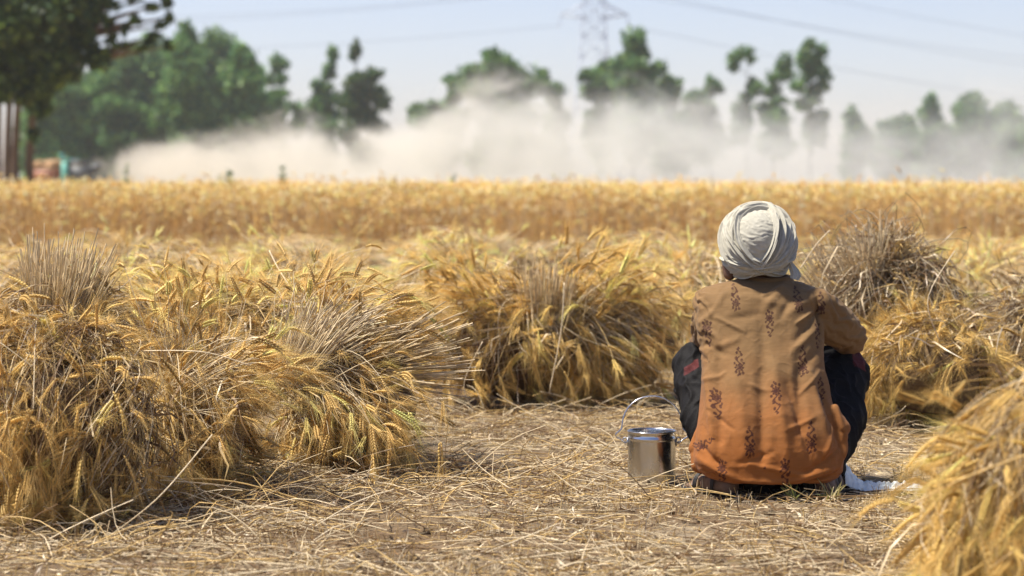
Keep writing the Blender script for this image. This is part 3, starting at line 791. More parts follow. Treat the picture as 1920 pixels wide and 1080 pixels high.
# ------------------------------------------------------------------ trees
def tree(label, px, d, blobs, leaf=.4, cols=((.055, .10, .035), (.035, .075, .03), (.10, .16, .04)), trunk_r=.16, seed=1, dens=1.5, fill=1.12,
         name='tree', group='trees beyond the wheat field', trunks=1, kind='tree', lean=0.0, tw=(.5, .3, .2)):
    """blobs: (px, py, rx px, ry px) seen in the photograph"""
    rng = np.random.default_rng(seed)
    k = d / FPX
    base = np.array([W(px, 340, d)[0], d, 0.0])
    root = empty(name, base, label, kind, group)
    mb = MB(); ml = MB(); cols = np.array(cols)
    cen = []
    for (bx, by, rx, ry) in blobs:
        c = W(bx, by, d); c[1] += rng.normal(0, rx * k * .5)
        rx *= fill; ry *= fill; cen.append((c, rx * k, ry * k))
        # several uneven sub-clumps fill a blob
        n_sub = max(7, int(9 + rx * ry / 90)); small = trunks > 1 and rx < 17; n_sub = 5 if small else n_sub
        for j in range(n_sub):
            u = rng.normal(size=3); u /= np.linalg.norm(u); u *= rng.uniform(.15, .85)
            sc_ = c + u * np.array([rx * k, rx * k, ry * k])
            sr = np.array([rx * k, rx * k, ry * k]) * rng.uniform(.38, .62) * np.array([1, 1, rng.uniform(.8, 1.3)])
            if small: sr = sr * 1.7
            n = int((.32 if small else 1) * dens * 12.6 * (sr[0] * sr[2]) / leaf ** 2) + 8
            v = nrm(rng.normal(size=(n, 3))) * rng.uniform(.35, 1.0, (n, 1)) ** .5 * rng.choice([1.0, 1.3], (n, 1), p=[.8, .2])
            P = sc_ + v * sr
            a = nrm(rng.normal(size=(n, 3)) + [0, 0, .4]); b = nrm(np.cross(a, rng.normal(size=(n, 3))))
            s = leaf * rng.uniform(.35, .75, (n, 1)); cdir = np.cross(a, b)
            V = np.stack([P - b * s, P + cdir * s * .55 + a * s * .2, P + b * s, P - cdir * s * .55 + a * s * .2], 1)
            shade = rng.uniform(.8, 1.25)
            col = mixcol(rng, n, cols, tw, .18) * shade
            ml.add(V.reshape(-1, 3), None, np.arange(n * 4).reshape(-1, 4), np.repeat(col, 4, 0))
    top = max(c[2] for c, _, _ in cen)
    bark = np.array([.095, .062, .042]); trunk_r = trunk_r if trunks > 1 else trunk_r * .6
    for q in range(trunks):
        off = (q - (trunks - 1) / 2) * trunk_r * 2.0; back = .9 if trunks > 1 else 0
        h = top * .96
        t = np.linspace(0, 1, 9)[:, None]
        hi = max(cen, key=lambda e: e[0][2])[0]
        P = np.array([base[0] + off, base[1] + rng.normal(0, .3) + back, -.1]) + t * np.array([0, 0, h])
        P[:, 0] += (t[:, 0] ** 2) * ((hi[0] if trunks == 1 else base[0] + off * 1.6) - base[0] - off) + np.sin(t[:, 0] * 5 + seed) * trunk_r * .6
        tube(mb, P, trunk_r * (1 - .8 * t[:, 0]), 8, bark * rng.uniform(.8, 1.2))
        for (c, rx, ry) in cen:
            if trunks > 1 and (rng.uniform() < .4 or c[2] < 4.2): continue
            z0 = max(.3, min(c[2] - rx * 1.0, h * .9)); f = z0 / h
            s0 = P[min(int(f * 8), 8)]
            m = (s0 + c) / 2 + np.array([0, 0, -.15 * rx])
            tube(mb, [s0, m, c], [trunk_r * (1 - .8 * f) * .5, trunk_r * .3, trunk_r * .12], 6, bark)
    mb.build('trunk', M_BARK, root, True, base)
    ml.build('crown', M_LEAF, root, False, base)
    return root

def column_blobs(px, top, w, bottom, rng, n=7):
    out = []
    for i in range(n):
        f = (i + .5) / n
        y = top + (bottom - top) * f
        ww = w * (.30 + .75 * math.sin(min(f * 1.25 + .12, 1) * math.pi * .62))
        out.append((px + rng.normal(0, w * .13), y + rng.normal(0, 5), ww * .62 * rng.uniform(.8, 1.15), (bottom - top) / n * .95))
    return out

DK = ((.10, .21, .058), (.068, .15, .052), (.18, .30, .065))
rngT = np.random.default_rng(3)
# near tree at the left edge, bare trunks and an overhanging crown
tree('tall near tree at the left edge with bare brown trunks and branches reaching right', 14, 62,
     [(15, -40, 90, 60), (60, 30, 80, 55), (120, 10, 75, 50), (20, 90, 60, 60), (95, 95, 70, 45), (150, 62, 32, 40), (60, 150, 60, 40), (5, 175, 30, 22),
      (120, 140, 45, 25), (175, 110, 25, 30), (-40, 60, 60, 90), (-30, 150, 40, 40), (60, -60, 120, 50), (150, -40, 60, 30), (140, 0, 40, 26), (55, 185, 30, 22),
      (212, 10, 15, 7), (246, -2, 15, 8), (286, 12, 15, 7), (316, 32, 8, 12), (256, 38, 9, 6), (292, 68, 12, 6), (314, 86, 7, 7), (230, 84, 13, 6), (262, 90, 13, 5), (206, 74, 10, 11),
      (234, 55, 6, 10), (312, 4, 8, 9), (203, 42, 8, 7), (285, -30, 30, 10), (300, 48, 6, 5), (280, 80, 6, 4), (192, 100, 10, 8), (60, 250, 12, 18), (75, 200, 20, 24)],
     leaf=.23, cols=((.035, .068, .018), (.018, .038, .014), (.085, .14, .025)), trunk_r=.14, seed=4, dens=1.35, trunks=4, fill=.95, kind='tree')
row = [(75, 150, 60), (110, 120, 62), (150, 128, 60), (190, 112, 66), (228, 118, 64), (262, 96, 66), (300, 70, 70), (332, 92, 60), (357, 52, 58), (398, 72, 78),
       (430, 112, 50), (462, 92, 62), (492, 128, 50), (517, 103, 46)]
desc = ['dark tree at the left end of the dense row, beside the near trunks', 'second tree of the dense row from the left', 'third tree of the dense row from the left',
        'fourth tree of the dense row from the left', 'fifth tree of the dense row from the left', 'sixth tree of the dense row from the left', 'tree of the dense row under the tips of the near branches',
        'tree of the dense row just right of the near branches', 'narrow pointed tree, the tallest of the dense row', 'broad rounded tree right of the tallest one in the dense row',
        'low tree filling the dip right of the broad rounded one', 'lighter rounded tree near the right end of the dense row', 'low tree left of the last slim one in the dense row', 'slim tree at the right end of the dense row with a gap in its crown']
for i, (px, top, w) in enumerate(row):
    d = 165 + rngT.uniform(0, 30)
    bl = column_blobs(px, top, w, 335, rngT, 8)
    if i == 13: bl = [(515, 118, 20, 17), (528, 150, 13, 12), (505, 150, 8, 12), (520, 178, 20, 12), (512, 210, 26, 22), (510, 250, 28, 26), (512, 300, 28, 30), (490, 230, 20, 20)]
    tree(desc[i], px, d, bl, .42, [np.array(c) * rngT.uniform(.85, 1.25) for c in DK], .18, 100 + i, 1.25, tw=(.4, .35, .25))
tree('tree with a thin pointed top standing left of the bright bushy one', 606, 190,
     [(623, 108, 11, 17), (617, 135, 12, 14), (606, 165, 20, 18), (625, 185, 20, 16), (598, 195, 22, 18), (612, 215, 26, 18), (585, 205, 16, 14), (606, 245, 28, 22), (560, 205, 18, 14), (560, 235, 22, 22), (610, 290, 30, 30)],
     .4, DK, .16, 130, 1.1)
tree('bright green bushy tree with one small tuft floating above it', 672, 175,
     [(668, 95, 11, 17), (660, 105, 6, 8), (700, 145, 22, 14), (665, 150, 22, 16), (690, 175, 34, 20), (660, 190, 26, 18), (715, 190, 18, 18), (672, 215, 36, 20), (700, 235, 26, 18), (655, 250, 18, 25), (680, 290, 30, 32)],
     .4, ((.06, .12, .03), (.04, .085, .028), (.12, .19, .045)), .16, 131, 1.2)
tree('low bush-like tree rising from the dust left of the broad domed one', 815, 200,
     [(790, 205, 20, 12), (815, 200, 22, 12), (845, 210, 22, 12), (770, 210, 12, 8), (800, 230, 36, 18), (850, 235, 26, 20), (820, 280, 40, 40)], .42, DK, .16, 132, 1.0)
tree('broad domed tree in the middle, its lower half behind dust', 935, 180,
     [(930, 118, 30, 20), (915, 105, 14, 14), (955, 125, 26, 18), (890, 135, 26, 18), (925, 145, 44, 22), (975, 145, 26, 18), (855, 150, 20, 14), (865, 170, 32, 16), (905, 175, 36, 22), (960, 170, 44, 24),
      (1005, 155, 24, 18), (1018, 138, 12, 12), (1030, 170, 20, 16), (845, 190, 18, 12), (940, 215, 60, 30), (940, 280, 60, 45)], .42, DK, .22, 133, 1.15)
tree('thin tree fading in the dust just left of the pylon', 1040, 215, [(1045, 165, 14, 14), (1040, 190, 22, 20), (1042, 225, 24, 26), (1040, 290, 24, 38)], .42, DK, .13, 134, .9)
tree('bushy tree in front of the foot of the pylon', 1125, 185,
     [(1115, 138, 22, 14), (1138, 125, 16, 14), (1098, 145, 12, 12), (1130, 150, 28, 16), (1110, 175, 22, 18), (1140, 180, 30, 18), (1120, 210, 26, 16), (1130, 260, 34, 50)], .42, DK, .16, 135, 1.05)
tree('tall round-topped tree right of the pylon', 1188, 178,
     [(1190, 78, 24, 22), (1196, 100, 24, 20), (1180, 105, 18, 16), (1190, 130, 30, 16), (1160, 128, 18, 14), (1185, 155, 44, 18), (1220, 135, 18, 14), (1200, 185, 40, 22), (1190, 240, 40, 50)], .42, DK, .17, 136, 1.15)
tree('loose crowned tree between the round-topped one and the turban', 1250, 190,
     [(1240, 130, 16, 16), (1248, 155, 20, 16), (1235, 180, 26, 18), (1262, 180, 18, 18), (1270, 160, 12, 12), (1250, 215, 28, 24), (1255, 270, 34, 50)], .42, DK, .15, 137, .95)
tree('small pointed tree above the turban', 1332, 200,
     [(1335, 155, 12, 14), (1330, 172, 16, 12), (1345, 165, 12, 10), (1305, 185, 22, 14), (1295, 195, 18, 14), (1325, 205, 28, 16), (1320, 260, 36, 50)], .42, DK, .15, 138, .95)
tree('thin bare-stemmed tree with a single curved tuft on top', 1398, 190,
     [(1400, 98, 16, 12), (1380, 108, 18, 12), (1376, 125, 12, 12), (1410, 108, 9, 9), (1412, 155, 9, 13), (1405, 170, 9, 10), (1390, 210, 20, 20), (1398, 185, 14, 14), (1385, 245, 24, 26)], .38, DK, .12, 139, .9)
tree('leaning tree joined to the left of the tall slim one', 1450, 188,
     [(1468, 118, 15, 14), (1478, 138, 16, 12), (1450, 150, 16, 14), (1455, 168, 14, 12), (1422, 165, 13, 13), (1440, 175, 16, 10), (1458, 190, 16, 12), (1450, 225, 26, 22), (1440, 205, 22, 16), (1455, 265, 30, 30)], .38, DK, .13, 140, 1.0)
tree('tall slim tree right of the turban, the last green one', 1520, 182,
     [(1513, 85, 15, 15), (1538, 98, 15, 18), (1503, 105, 13, 13), (1525, 120, 24, 18), (1540, 140, 15, 16), (1515, 145, 15, 14), (1528, 165, 18, 15), (1545, 160, 10, 12), (1520, 190, 12, 10), (1500, 195, 12, 7), (1528, 220, 22, 20), (1515, 195, 22, 16), (1530, 250, 24, 26), (1495, 160, 14, 14)], .38, DK, .15, 141, 1.0)
pale = [(1605, 210, 42, 'first faded tree right of the tall slim one'), (1665, 225, 50, 'low faded tree second in the dusty row'), (1700, 212, 40, 'narrow faded tree in the middle of the dusty row'),
        (1752, 186, 46, 'pointed faded tree left of the tallest dusty one'), (1825, 180, 66, 'tallest faded tree of the dusty row'), (1893, 195, 60, 'faded tree at the right edge'), (1950, 200, 70, 'faded tree cut by the right edge of the view')]
for i, (px, top, w, lab) in enumerate(pale):
    tree(lab, px, 330 + 15 * (i % 3), column_blobs(px, top, w, 330, rngT, 6), .75, DK, .25, 160 + i, 1.2, group='trees fading in the dust')

def weed(px, top, d, label, seed):
    rng = np.random.default_rng(seed); base = W(px, 345, d); base[2] = 0; h = W(px, top, d)[2]
    root = empty('weed_plant', base, label, 'weed', 'green weeds in the wheat')
    mb = MB(); tube(mb, [base, base + [.02, 0, h * .5], base + [0, 0, h * .97]], [.012, .009, .004], 6, (.07, .12, .03)); mb.build('stem', M_WEED, root, True, base)
    n = 46; f = rng.uniform(.45, 1, n); a = rng.uniform(0, 6.28, n)
    P0 = base + np.stack([0 * f, 0 * f, f * h], -1); L = .16 * (1.25 - f)[:, None] + .03
    D = np.stack([np.cos(a), np.sin(a), np.full(n, .7)], -1) * L
    t = np.linspace(0, 1, 4)[None, :, None]; P = P0[:, None] + D[:, None] * t; P[..., 2] -= (t[..., 0] ** 2) * .04
    mb = MB(); blades(mb, P, np.full(n, .017), mixcol(rng, n, ((.09, .17, .035), (.06, .12, .03)), (1, 1)), rng); mb.build('leaves', M_WEED, root, False, base)
weed(237, 308, 38, 'upright green weed above the wheat at the left end of the dust', 1)
weed(430, 318, 38, 'bushy green weed above the wheat left of the middle', 2)
weed(412, 328, 39, 'shorter green weed beside the bushy one', 3)
weed(531, 312, 38, 'pointed green weed before the dust below the slim tree', 4)
weed(851, 330, 40, 'small green weed above the wheat under the domed tree', 5)
weed(303, 342, 40, 'tiny green weed barely above the wheat at the left', 6)

# ------------------------------------------------------------------ pylon and cables
def pylon():
    d = 350.0; k = d / FPX; cx = W(1113, 340, d)[0]
    base = np.array([cx, d, 0.0])
    root = empty('electricity_pylon', base, 'tall pale lattice steel pylon rising behind the trees', 'pylon')
    m = simple_mat('galvanised_steel', (.66, .72, .80), .5, .3, 0, 3)
    def half(z):
        return np.interp(z, [0, 22, 42], [4.2, 1.9, 1.1])
    H = 42.0; legs = MB(); br = MB(); r = .085
    for sx in (-1, 1):
        for sy in (-1, 1):
            zs = np.linspace(0, H, 12)
            lg = MB(); tube(lg, [base + [sx * half(z), sy * half(z), z] for z in zs], .10, 5); lg.build('leg', m, root, False, base)
    zs = [0]; 
    while zs[-1] < H - 2: zs.append(zs[-1] + half(zs[-1]) * 1.5)
    for a, b in zip(zs[:-1], zs[1:]):
        for f in range(4):
            def P(s, z):
                h = half(z); return {0: [s * h, -h, z], 1: [s * h, h, z], 2: [-h, s * h, z], 3: [h, s * h, z]}[f]
            tube(br, [base + P(-1, a), base + P(1, b)], r * .6, 4); tube(br, [base + P(1, a), base + P(-1, b)], r * .6, 4)
            tube(br, [base + P(-1, b), base + P(1, b)], r * .6, 4)
    br.build('bracing', m, root, False, base)
    for z, w in ((26.0, 5.2), (31.5, 6.5), (37, 5.2)):
        for s in (-1, 1):
            a = MB(); h = half(z); tip = base + [s * w, 0, z + .4]
            for sy in (-1, 1):
                tube(a, [base + [s * h, sy * h, z], tip], .1, 4); tube(a, [base + [s * half(z + 2), sy * half(z + 2), z + 2], tip], .1, 4)
            for q in (.3, .6): tube(a, [base + [s * (h + (w - h) * q), 0, z + .1], base + [s * (h + (w - h) * q), 0, z + 2 * (1 - q)]], .07, 4)
            ao = a.build('cross_arm', m, root, False, base)
            ins = MB()
            tube(ins, [tip - [0, 0, i * .16] for i in range(12)], [.05 if i % 2 else .14 for i in range(12)], 8)
            ins.build('insulator', m, ao, True, (0, 0, 0)) if False else ins.build('insulator', m, ao, True, base)
    return base
PB = pylon()
M_CAB = simple_mat('cable', (.16, .20, .28), .5)
def cable(z, side, w, endx, endd, endz, sag, label):
    p0 = PB + np.array([side * w, 0, z - 1.6]); e = W(endx, 340, endd); p1 = np.array([e[0], endd, endz])
    t = np.linspace(0, 1, 40)[:, None]; P = p0 + (p1 - p0) * t; P[:, 2] -= 4 * sag * (t * (1 - t))[:, 0]
    mb = MB(); tube(mb, P, .04, 5); o = mb.build('power_cable', M_CAB, None, True, p0)
    tag(o, label, 'cable', 'power cables strung from the pylon')
cable(26.4, -1, 5.2, -400, 420, 27, 3, 'lowest power cable left of the pylon, level across the sky')
cable(31.9, -1, 6.5, -400, 420, 32, 3.5, 'upper power cable left of the pylon at the top edge')
cable(31.9, -1, 6.2, -400, 440, 35.2, 3.5, 'power cable close above the upper one at the left')
cable(31.9, 1, 6.5, 2700, 560, 22, 5, 'power cable sloping down right from the widest arm of the pylon')
cable(37.4, 1, 5.2, 2700, 560, 28, 5, 'topmost power cable sloping down to the right edge')
cable(26.4, 1, 5.2, 2700, 560, 15, 5, 'lowest power cable right of the pylon behind the tall trees')
cable(31.0, 1, 6.5, 2700, 600, 26, 4, 'middle power cable crossing the blue sky at the right')

# ------------------------------------------------------------------ threshing machine and straw trailer far away
def machines():
    d = 112.0; k = d / FPX
    m = simple_mat('worn_paint', (.3, .3, .3), .55, .1, .3, 4, usecol=True)
    rub = simple_mat('tyre_rubber', (.03, .03, .032), .85)
    teal = (.08, .30, .26); dark = (.07, .08, .09); rust = (.22, .08, .04)
    def wheel(root, c, r, w, base):
        mb = MB(); a = np.linspace(0, 2 * np.pi, 25)
        tube(mb, [np.array(c) + [r * .8 * math.cos(x), 0, r * .8 * math.sin(x)] for x in a], r * .22, 8)
        wo = mb.build('wheel', rub, root, True, base)
        mb = MB(); tube(mb, [np.array(c) + [0, -w * .4, 0], np.array(c) + [0, w * .4, 0]], r * .6, 14, (.5, .35, .1)); mb.build('rim', m, wo, False, base)
    b = W(148, 345, d); b[2] = 0; base = b.copy()
    root = empty('threshing_machine', base, 'dark threshing machine with teal side blowing the dust plume', 'machine')
    mb = MB(); box(mb, b + [0.1, 0, 1.25], (.52, .7, .45), dark); box(mb, b + [.05, -.2, 1.85], (.35, .5, .14), dark); 
    tube(mb, [b + [-.4, -.72, 1.2], b + [-.4, .72, 1.2]], .36, 16, dark); mb.build('drum_housing', m, root, False, base)
    mb = MB(); box(mb, b + [-.55, -.75, 1.15], (.16, .05, .75), teal); box(mb, b + [-.3, -.8, .75], (.5, .05, .12), teal); mb.build('side_panel', m, root, False, base)
    mb = MB(); box(mb, b + [-.45, 0, 2.02], (.4, .5, .05), teal, 0, .0); box(mb, b + [-.82, 0, 2.15], (.04, .5, .18), teal); mb.build('feed_hopper', m, root, False, base)
    mb = MB(); tube(mb, [b + [.55, 0, 1.5], b + [.85, 0, 1.62], b + [1.05, 0, 1.68]], [.22, .18, .16], 12, dark); mb.build('blower_spout', m, root, True, base)
    for sx in (-.45, .5):
        for sy in (-.8, .8): wheel(root, b + [sx, sy, .42], .42, .2, base)
    b = W(92, 345, d + 1); b[2] = 0; base = b.copy()
    root = empty('farm_trailer', base, 'low trailer with dark rusty sides standing left of the threshing machine', 'trailer')
    mb = MB(); box(mb, b + [0, 0, .85], (.85, .9, .06), rust)
    for s in (-1, 1): box(mb, b + [0, s * .9, 1.2], (.85, .03, .3), rust); box(mb, b + [s * .85, 0, 1.2], (.03, .87, .3), rust)
    mb.build('bed', m, root, False, base)
    for sy in (-.95, .95): wheel(root, b + [0, sy, .45], .45, .2, base)
    mb = MB(); tube(mb, [b + [.8, 0, .8], b + [1.15, 0, .6]], .05, 6, rust); mb.build('drawbar', m, root, False, base)
    mb = MB(); ellipsoid(mb, b + [0, 0, 1.62], (.85, .8, .42), 40, 24)
    v = mb.v[0]; n = noise_arr(v, 2.2, 4, 3); mb.v[0] = v + nrm(v - (b + [0, 0, 1.5])) * n[:, None] * .22
    hp = mb.build('straw_heap', simple_mat('orange_straw', (.36, .22, .11), .9, 0, .8, 9, var=.4), None, True, base)
    tag(hp, 'orange brown heap of straw loaded on the far trailer', 'straw heap')
machines()

# ------------------------------------------------------------------ dust plume
def dust():
    d0, d1 = 114.0, 140.0
    x0 = W(160, 340, 114)[0]; x1 = W(2250, 340, 140)[0]
    c = MB(); box(c, ((x0 + x1) / 2, (d0 + d1) / 2, 7.0), ((x1 - x0) / 2, (d1 - d0) / 2, 6.95))
    m = bpy.data.materials.new('dust'); m.use_nodes = True; nt = m.node_tree; nt.nodes.clear()
    N = nt.nodes.new; L = nt.links.new
    out = N('ShaderNodeOutputMaterial'); vol = N('ShaderNodeVolumePrincipled')
    geo = N('ShaderNodeNewGeometry'); sep = N('ShaderNodeSeparateXYZ'); L(geo.outputs['Position'], sep.inputs[0])
    def math_(op, a, b=None, c_=None, clamp=False):
        n = N('ShaderNodeMath'); n.operation = op; n.use_clamp = clamp
        for i, v in enumerate((a, b, c_)):
            if v is None: continue
            if isinstance(v, (int, float)): n.inputs[i].default_value = v
            else: L(v, n.inputs[i])
        return n.outputs[0]
    # envelope height along x
    t = math_('MULTIPLY_ADD', sep.outputs[0], 1 / (x1 - x0), -x0 / (x1 - x0))
    fc = N('ShaderNodeFloatCurve'); L(t, fc.inputs['Value'])
    cv = fc.mapping.curves[0]
    # (photo px, photo y of the plume's upper edge)
    pts = [(160, 310), (240, 297), (330, 283), (420, 270), (500, 262), (560, 240), (620, 262), (700, 255), (780, 225), (860, 205), (930, 178), (1000, 182), (1090, 200), (1200, 180), (1300, 190), (1400, 190), (1500, 195),
           (1600, 215), (1720, 200), (1850, 185), (1960, 175), (2240, 165)]
    f = []
    for px, py in pts:
        p = W(px, py, 127); f.append(((p[0] - x0) / (x1 - x0), max(min(p[2] / 11.0, 1), 0)))
    f = [(min(max(a, 0), 1), b) for a, b in f]
    while len(cv.points) < len(f): cv.points.new(.5, .5)
    for pt, (a, b) in zip(cv.points, f): pt.location = (a, b)
    fc.mapping.update()
    H = math_('MULTIPLY', fc.outputs[0], 12.0)
    mp = N('ShaderNodeMapping'); L(geo.outputs['Position'], mp.inputs[0]); mp.inputs['Scale'].default_value = (.20, .16, .30)
    n1 = N('ShaderNodeTexNoise'); n1.inputs['Scale'].default_value = 1.3; n1.inputs['Detail'].default_value = 5; n1.inputs['Roughness'].default_value = .6; n1.inputs['Distortion'].default_value = .6
    L(mp.outputs[0], n1.inputs['Vector'])
    nn = math_('SUBTRACT', n1.outputs[0], .5)
    amp = math_('MULTIPLY_ADD', H, .75, .3)
    top = math_('MULTIPLY_ADD', nn, math_('MULTIPLY', amp, 2.0), H)
    # soft vertical falloff, sharper near the machine
    soft = math_('MULTIPLY_ADD', t, 5.0, .6)
    den = math_('DIVIDE', math_('SUBTRACT', top, sep.outputs[2]), soft, clamp=True)
    den = math_('POWER', den, 1.5)
    thick = math_('MULTIPLY_ADD', math_('POWER', math_('SUBTRACT', 1.0, t, clamp=True), 2.0), 0.17, .034)
    blot = math_('MULTIPLY_ADD', nn, 7.5, 1.0, clamp=False); blot = math_('MAXIMUM', blot, .10)
    # keep clear of the box walls front and back
    yy = math_('DIVIDE', math_('SUBTRACT', sep.outputs[1], (d0 + d1) / 2), (d1 - d0) / 2)
    wy = math_('MULTIPLY', math_('SUBTRACT', 1.0, math_('MULTIPLY', yy, yy), clamp=True), 1.6, clamp=True)
    D = math_('MULTIPLY', math_('MULTIPLY', math_('MULTIPLY', den, thick), blot), wy)
    L(D, vol.inputs['Density'])
    cr = N('ShaderNodeValToRGB'); L(t, cr.inputs[0])
    cr.color_ramp.elements[0].color = (.88, .825, .70, 1); cr.color_ramp.elements[0].position = .0
    cr.color_ramp.elements[1].color = (.85, .86, .815, 1); cr.color_ramp.elements[1].position = .5
    L(cr.outputs[0], vol.inputs['Color'])
    vol.inputs['Anisotropy'].default_value = .2
    L(vol.outputs[0], out.inputs['Volume'])
    o = c.build('dust_cloud', m)
    tag(o, 'pale dust and chaff blown across the field behind the wheat', 'dust', kind='stuff')
dust()

# ------------------------------------------------------------------ steel pail
def pail():
    d = 7.15; c = W(1223.5, 340, d); c[2] = 0.0; r = 45.0 / FPX * d; h = W(1223, 803, d)[2]
    c[2] = ground_height(c[0], c[1]) - .002
    base = c.copy()
    root = empty('steel_pail', base, 'cylindrical stainless steel pail standing left of the squatting person', 'pail')
    m, nt, p, out = new_mat('stainless_steel')
    p.inputs['Base Color'].default_value = (.60, .60, .60, 1); p.inputs['Metallic'].default_value = 1; p.inputs['Roughness'].default_value = .27
    tc = nt.nodes.new('ShaderNodeTexCoord')
    mp = nt.nodes.new('ShaderNodeMapping'); mp.inputs['Scale'].default_value = (60, 60, 500); nt.links.new(tc.outputs['Object'], mp.inputs[0])
    n = nt.nodes.new('ShaderNodeTexNoise'); n.inputs['Scale'].default_value = 1.0; nt.links.new(mp.outputs[0], n.inputs['Vector'])
    n2 = nt.nodes.new('ShaderNodeTexNoise'); n2.inputs['Scale'].default_value = 22; n2.inputs['Detail'].default_value = 6; nt.links.new(tc.outputs['Object'], n2.inputs['Vector'])
    mr = nt.nodes.new('ShaderNodeMapRange'); mr.inputs[1].default_value = .35; mr.inputs[2].default_value = .75; mr.inputs[3].default_value = .16; mr.inputs[4].default_value = .36
    nt.links.new(n2.outputs[0], mr.inputs[0]); nt.links.new(mr.outputs[0], p.inputs['Roughness'])
    b = nt.nodes.new('ShaderNodeBump'); b.inputs['Strength'].default_value = .10; b.inputs['Distance'].default_value = .001
    nt.links.new(n.outputs[0], b.inputs['Height'])
    b2 = nt.nodes.new('ShaderNodeBump'); b2.inputs['Strength'].default_value = .18; b2.inputs['Distance'].default_value = .006
    n3 = nt.nodes.new('ShaderNodeTexNoise'); n3.inputs['Scale'].default_value = 12; nt.links.new(tc.outputs['Object'], n3.inputs['Vector'])
    nt.links.new(n3.outputs[0], b2.inputs['Height']); nt.links.new(b.outputs[0], b2.inputs['Normal']); nt.links.new(b2.outputs[0], p.inputs['Normal'])
    prof = [(0, .004), (r * .90, .004), (r * .97, .0), (r * .99, .004), (r, .010), (r, h - .030), (r * 1.0, h - .026), (r * 1.035, h - .023), (r * 1.035, h - .019), (r * 1.0, h - .016), (r, h - .004),
            (r * 1.02, h - .002), (r * 1.03, h), (r * 1.02, h + .002), (r * .985, h + .001), (r * .975, h - .004), (r * .975, h - .02), (r * .975, .012), (r * .9, .008), (0, .008)]
    k = 72; V = []; 
    for (q, z) in prof:
        for j in range(k):
            a = j * 2 * math.pi / k; V.append((c[0] + q * math.cos(a), c[1] + q * math.sin(a), c[2] + z))
    q = [[i * k + j, i * k + (j + 1) % k, (i + 1) * k + (j + 1) % k, (i + 1) * k + j] for i in range(len(prof) - 1) for j in range(k)]
    mb = MB(); mb.add(V, None, q); mb.build('body', m, root, True, base)
    for s in (-1, 1):
        mb = MB(); e = c + [s * (r + .002), 0, h - .030]
        a = np.linspace(0, 2 * np.pi, 15)
        tube(mb, [e + [s * .007 + .007 * math.cos(x) * s, 0, .009 * math.sin(x)] for x in a], .0022, 8, cap=False)
        box(mb, e + [s * -.0005, 0, -.004], (.0018, .011, .012)); mb.build('ear', m, root, True, base)
    # bail handle: arch wider than the pail, leaning back, with hooked ends
    mb = MB(); hz = h - .032; pts = []
    for x in np.linspace(math.pi * 1.0, 0, 40):
        px_ = math.cos(x) * (r + .022); pz = math.sin(x) ** .8 * .118
        pts.append(c + [px_ + .002, pz * .18, hz + .022 + pz])
    hook_l = [c + [-(r + .006), 0, hz - .003], c + [-(r + .014), -.002, hz - .004], c + [-(r + .024), -.002, hz + .006], c + [-(r + .036), -.003, hz + .012], c + [-(r + .040), -.003, hz + .022],
              c + [-(r + .034), -.002, hz + .034], c + [-(r + .028), -.001, hz + .024], c + [-(r + .024), 0, hz + .016]]
    hook_r = [p_ * 1.0 for p_ in hook_l[::-1]]
    hook_r = [np.array([2 * c[0] - p_[0], p_[1], p_[2]]) for p_ in hook_r]
    tube(mb, np.array(hook_l[:4] + [hook_l[4]] + pts[1:-1] + hook_r[3:]), .0024, 8)
    mb2 = MB(); mb.build('handle', m, root, True, base)
pail()

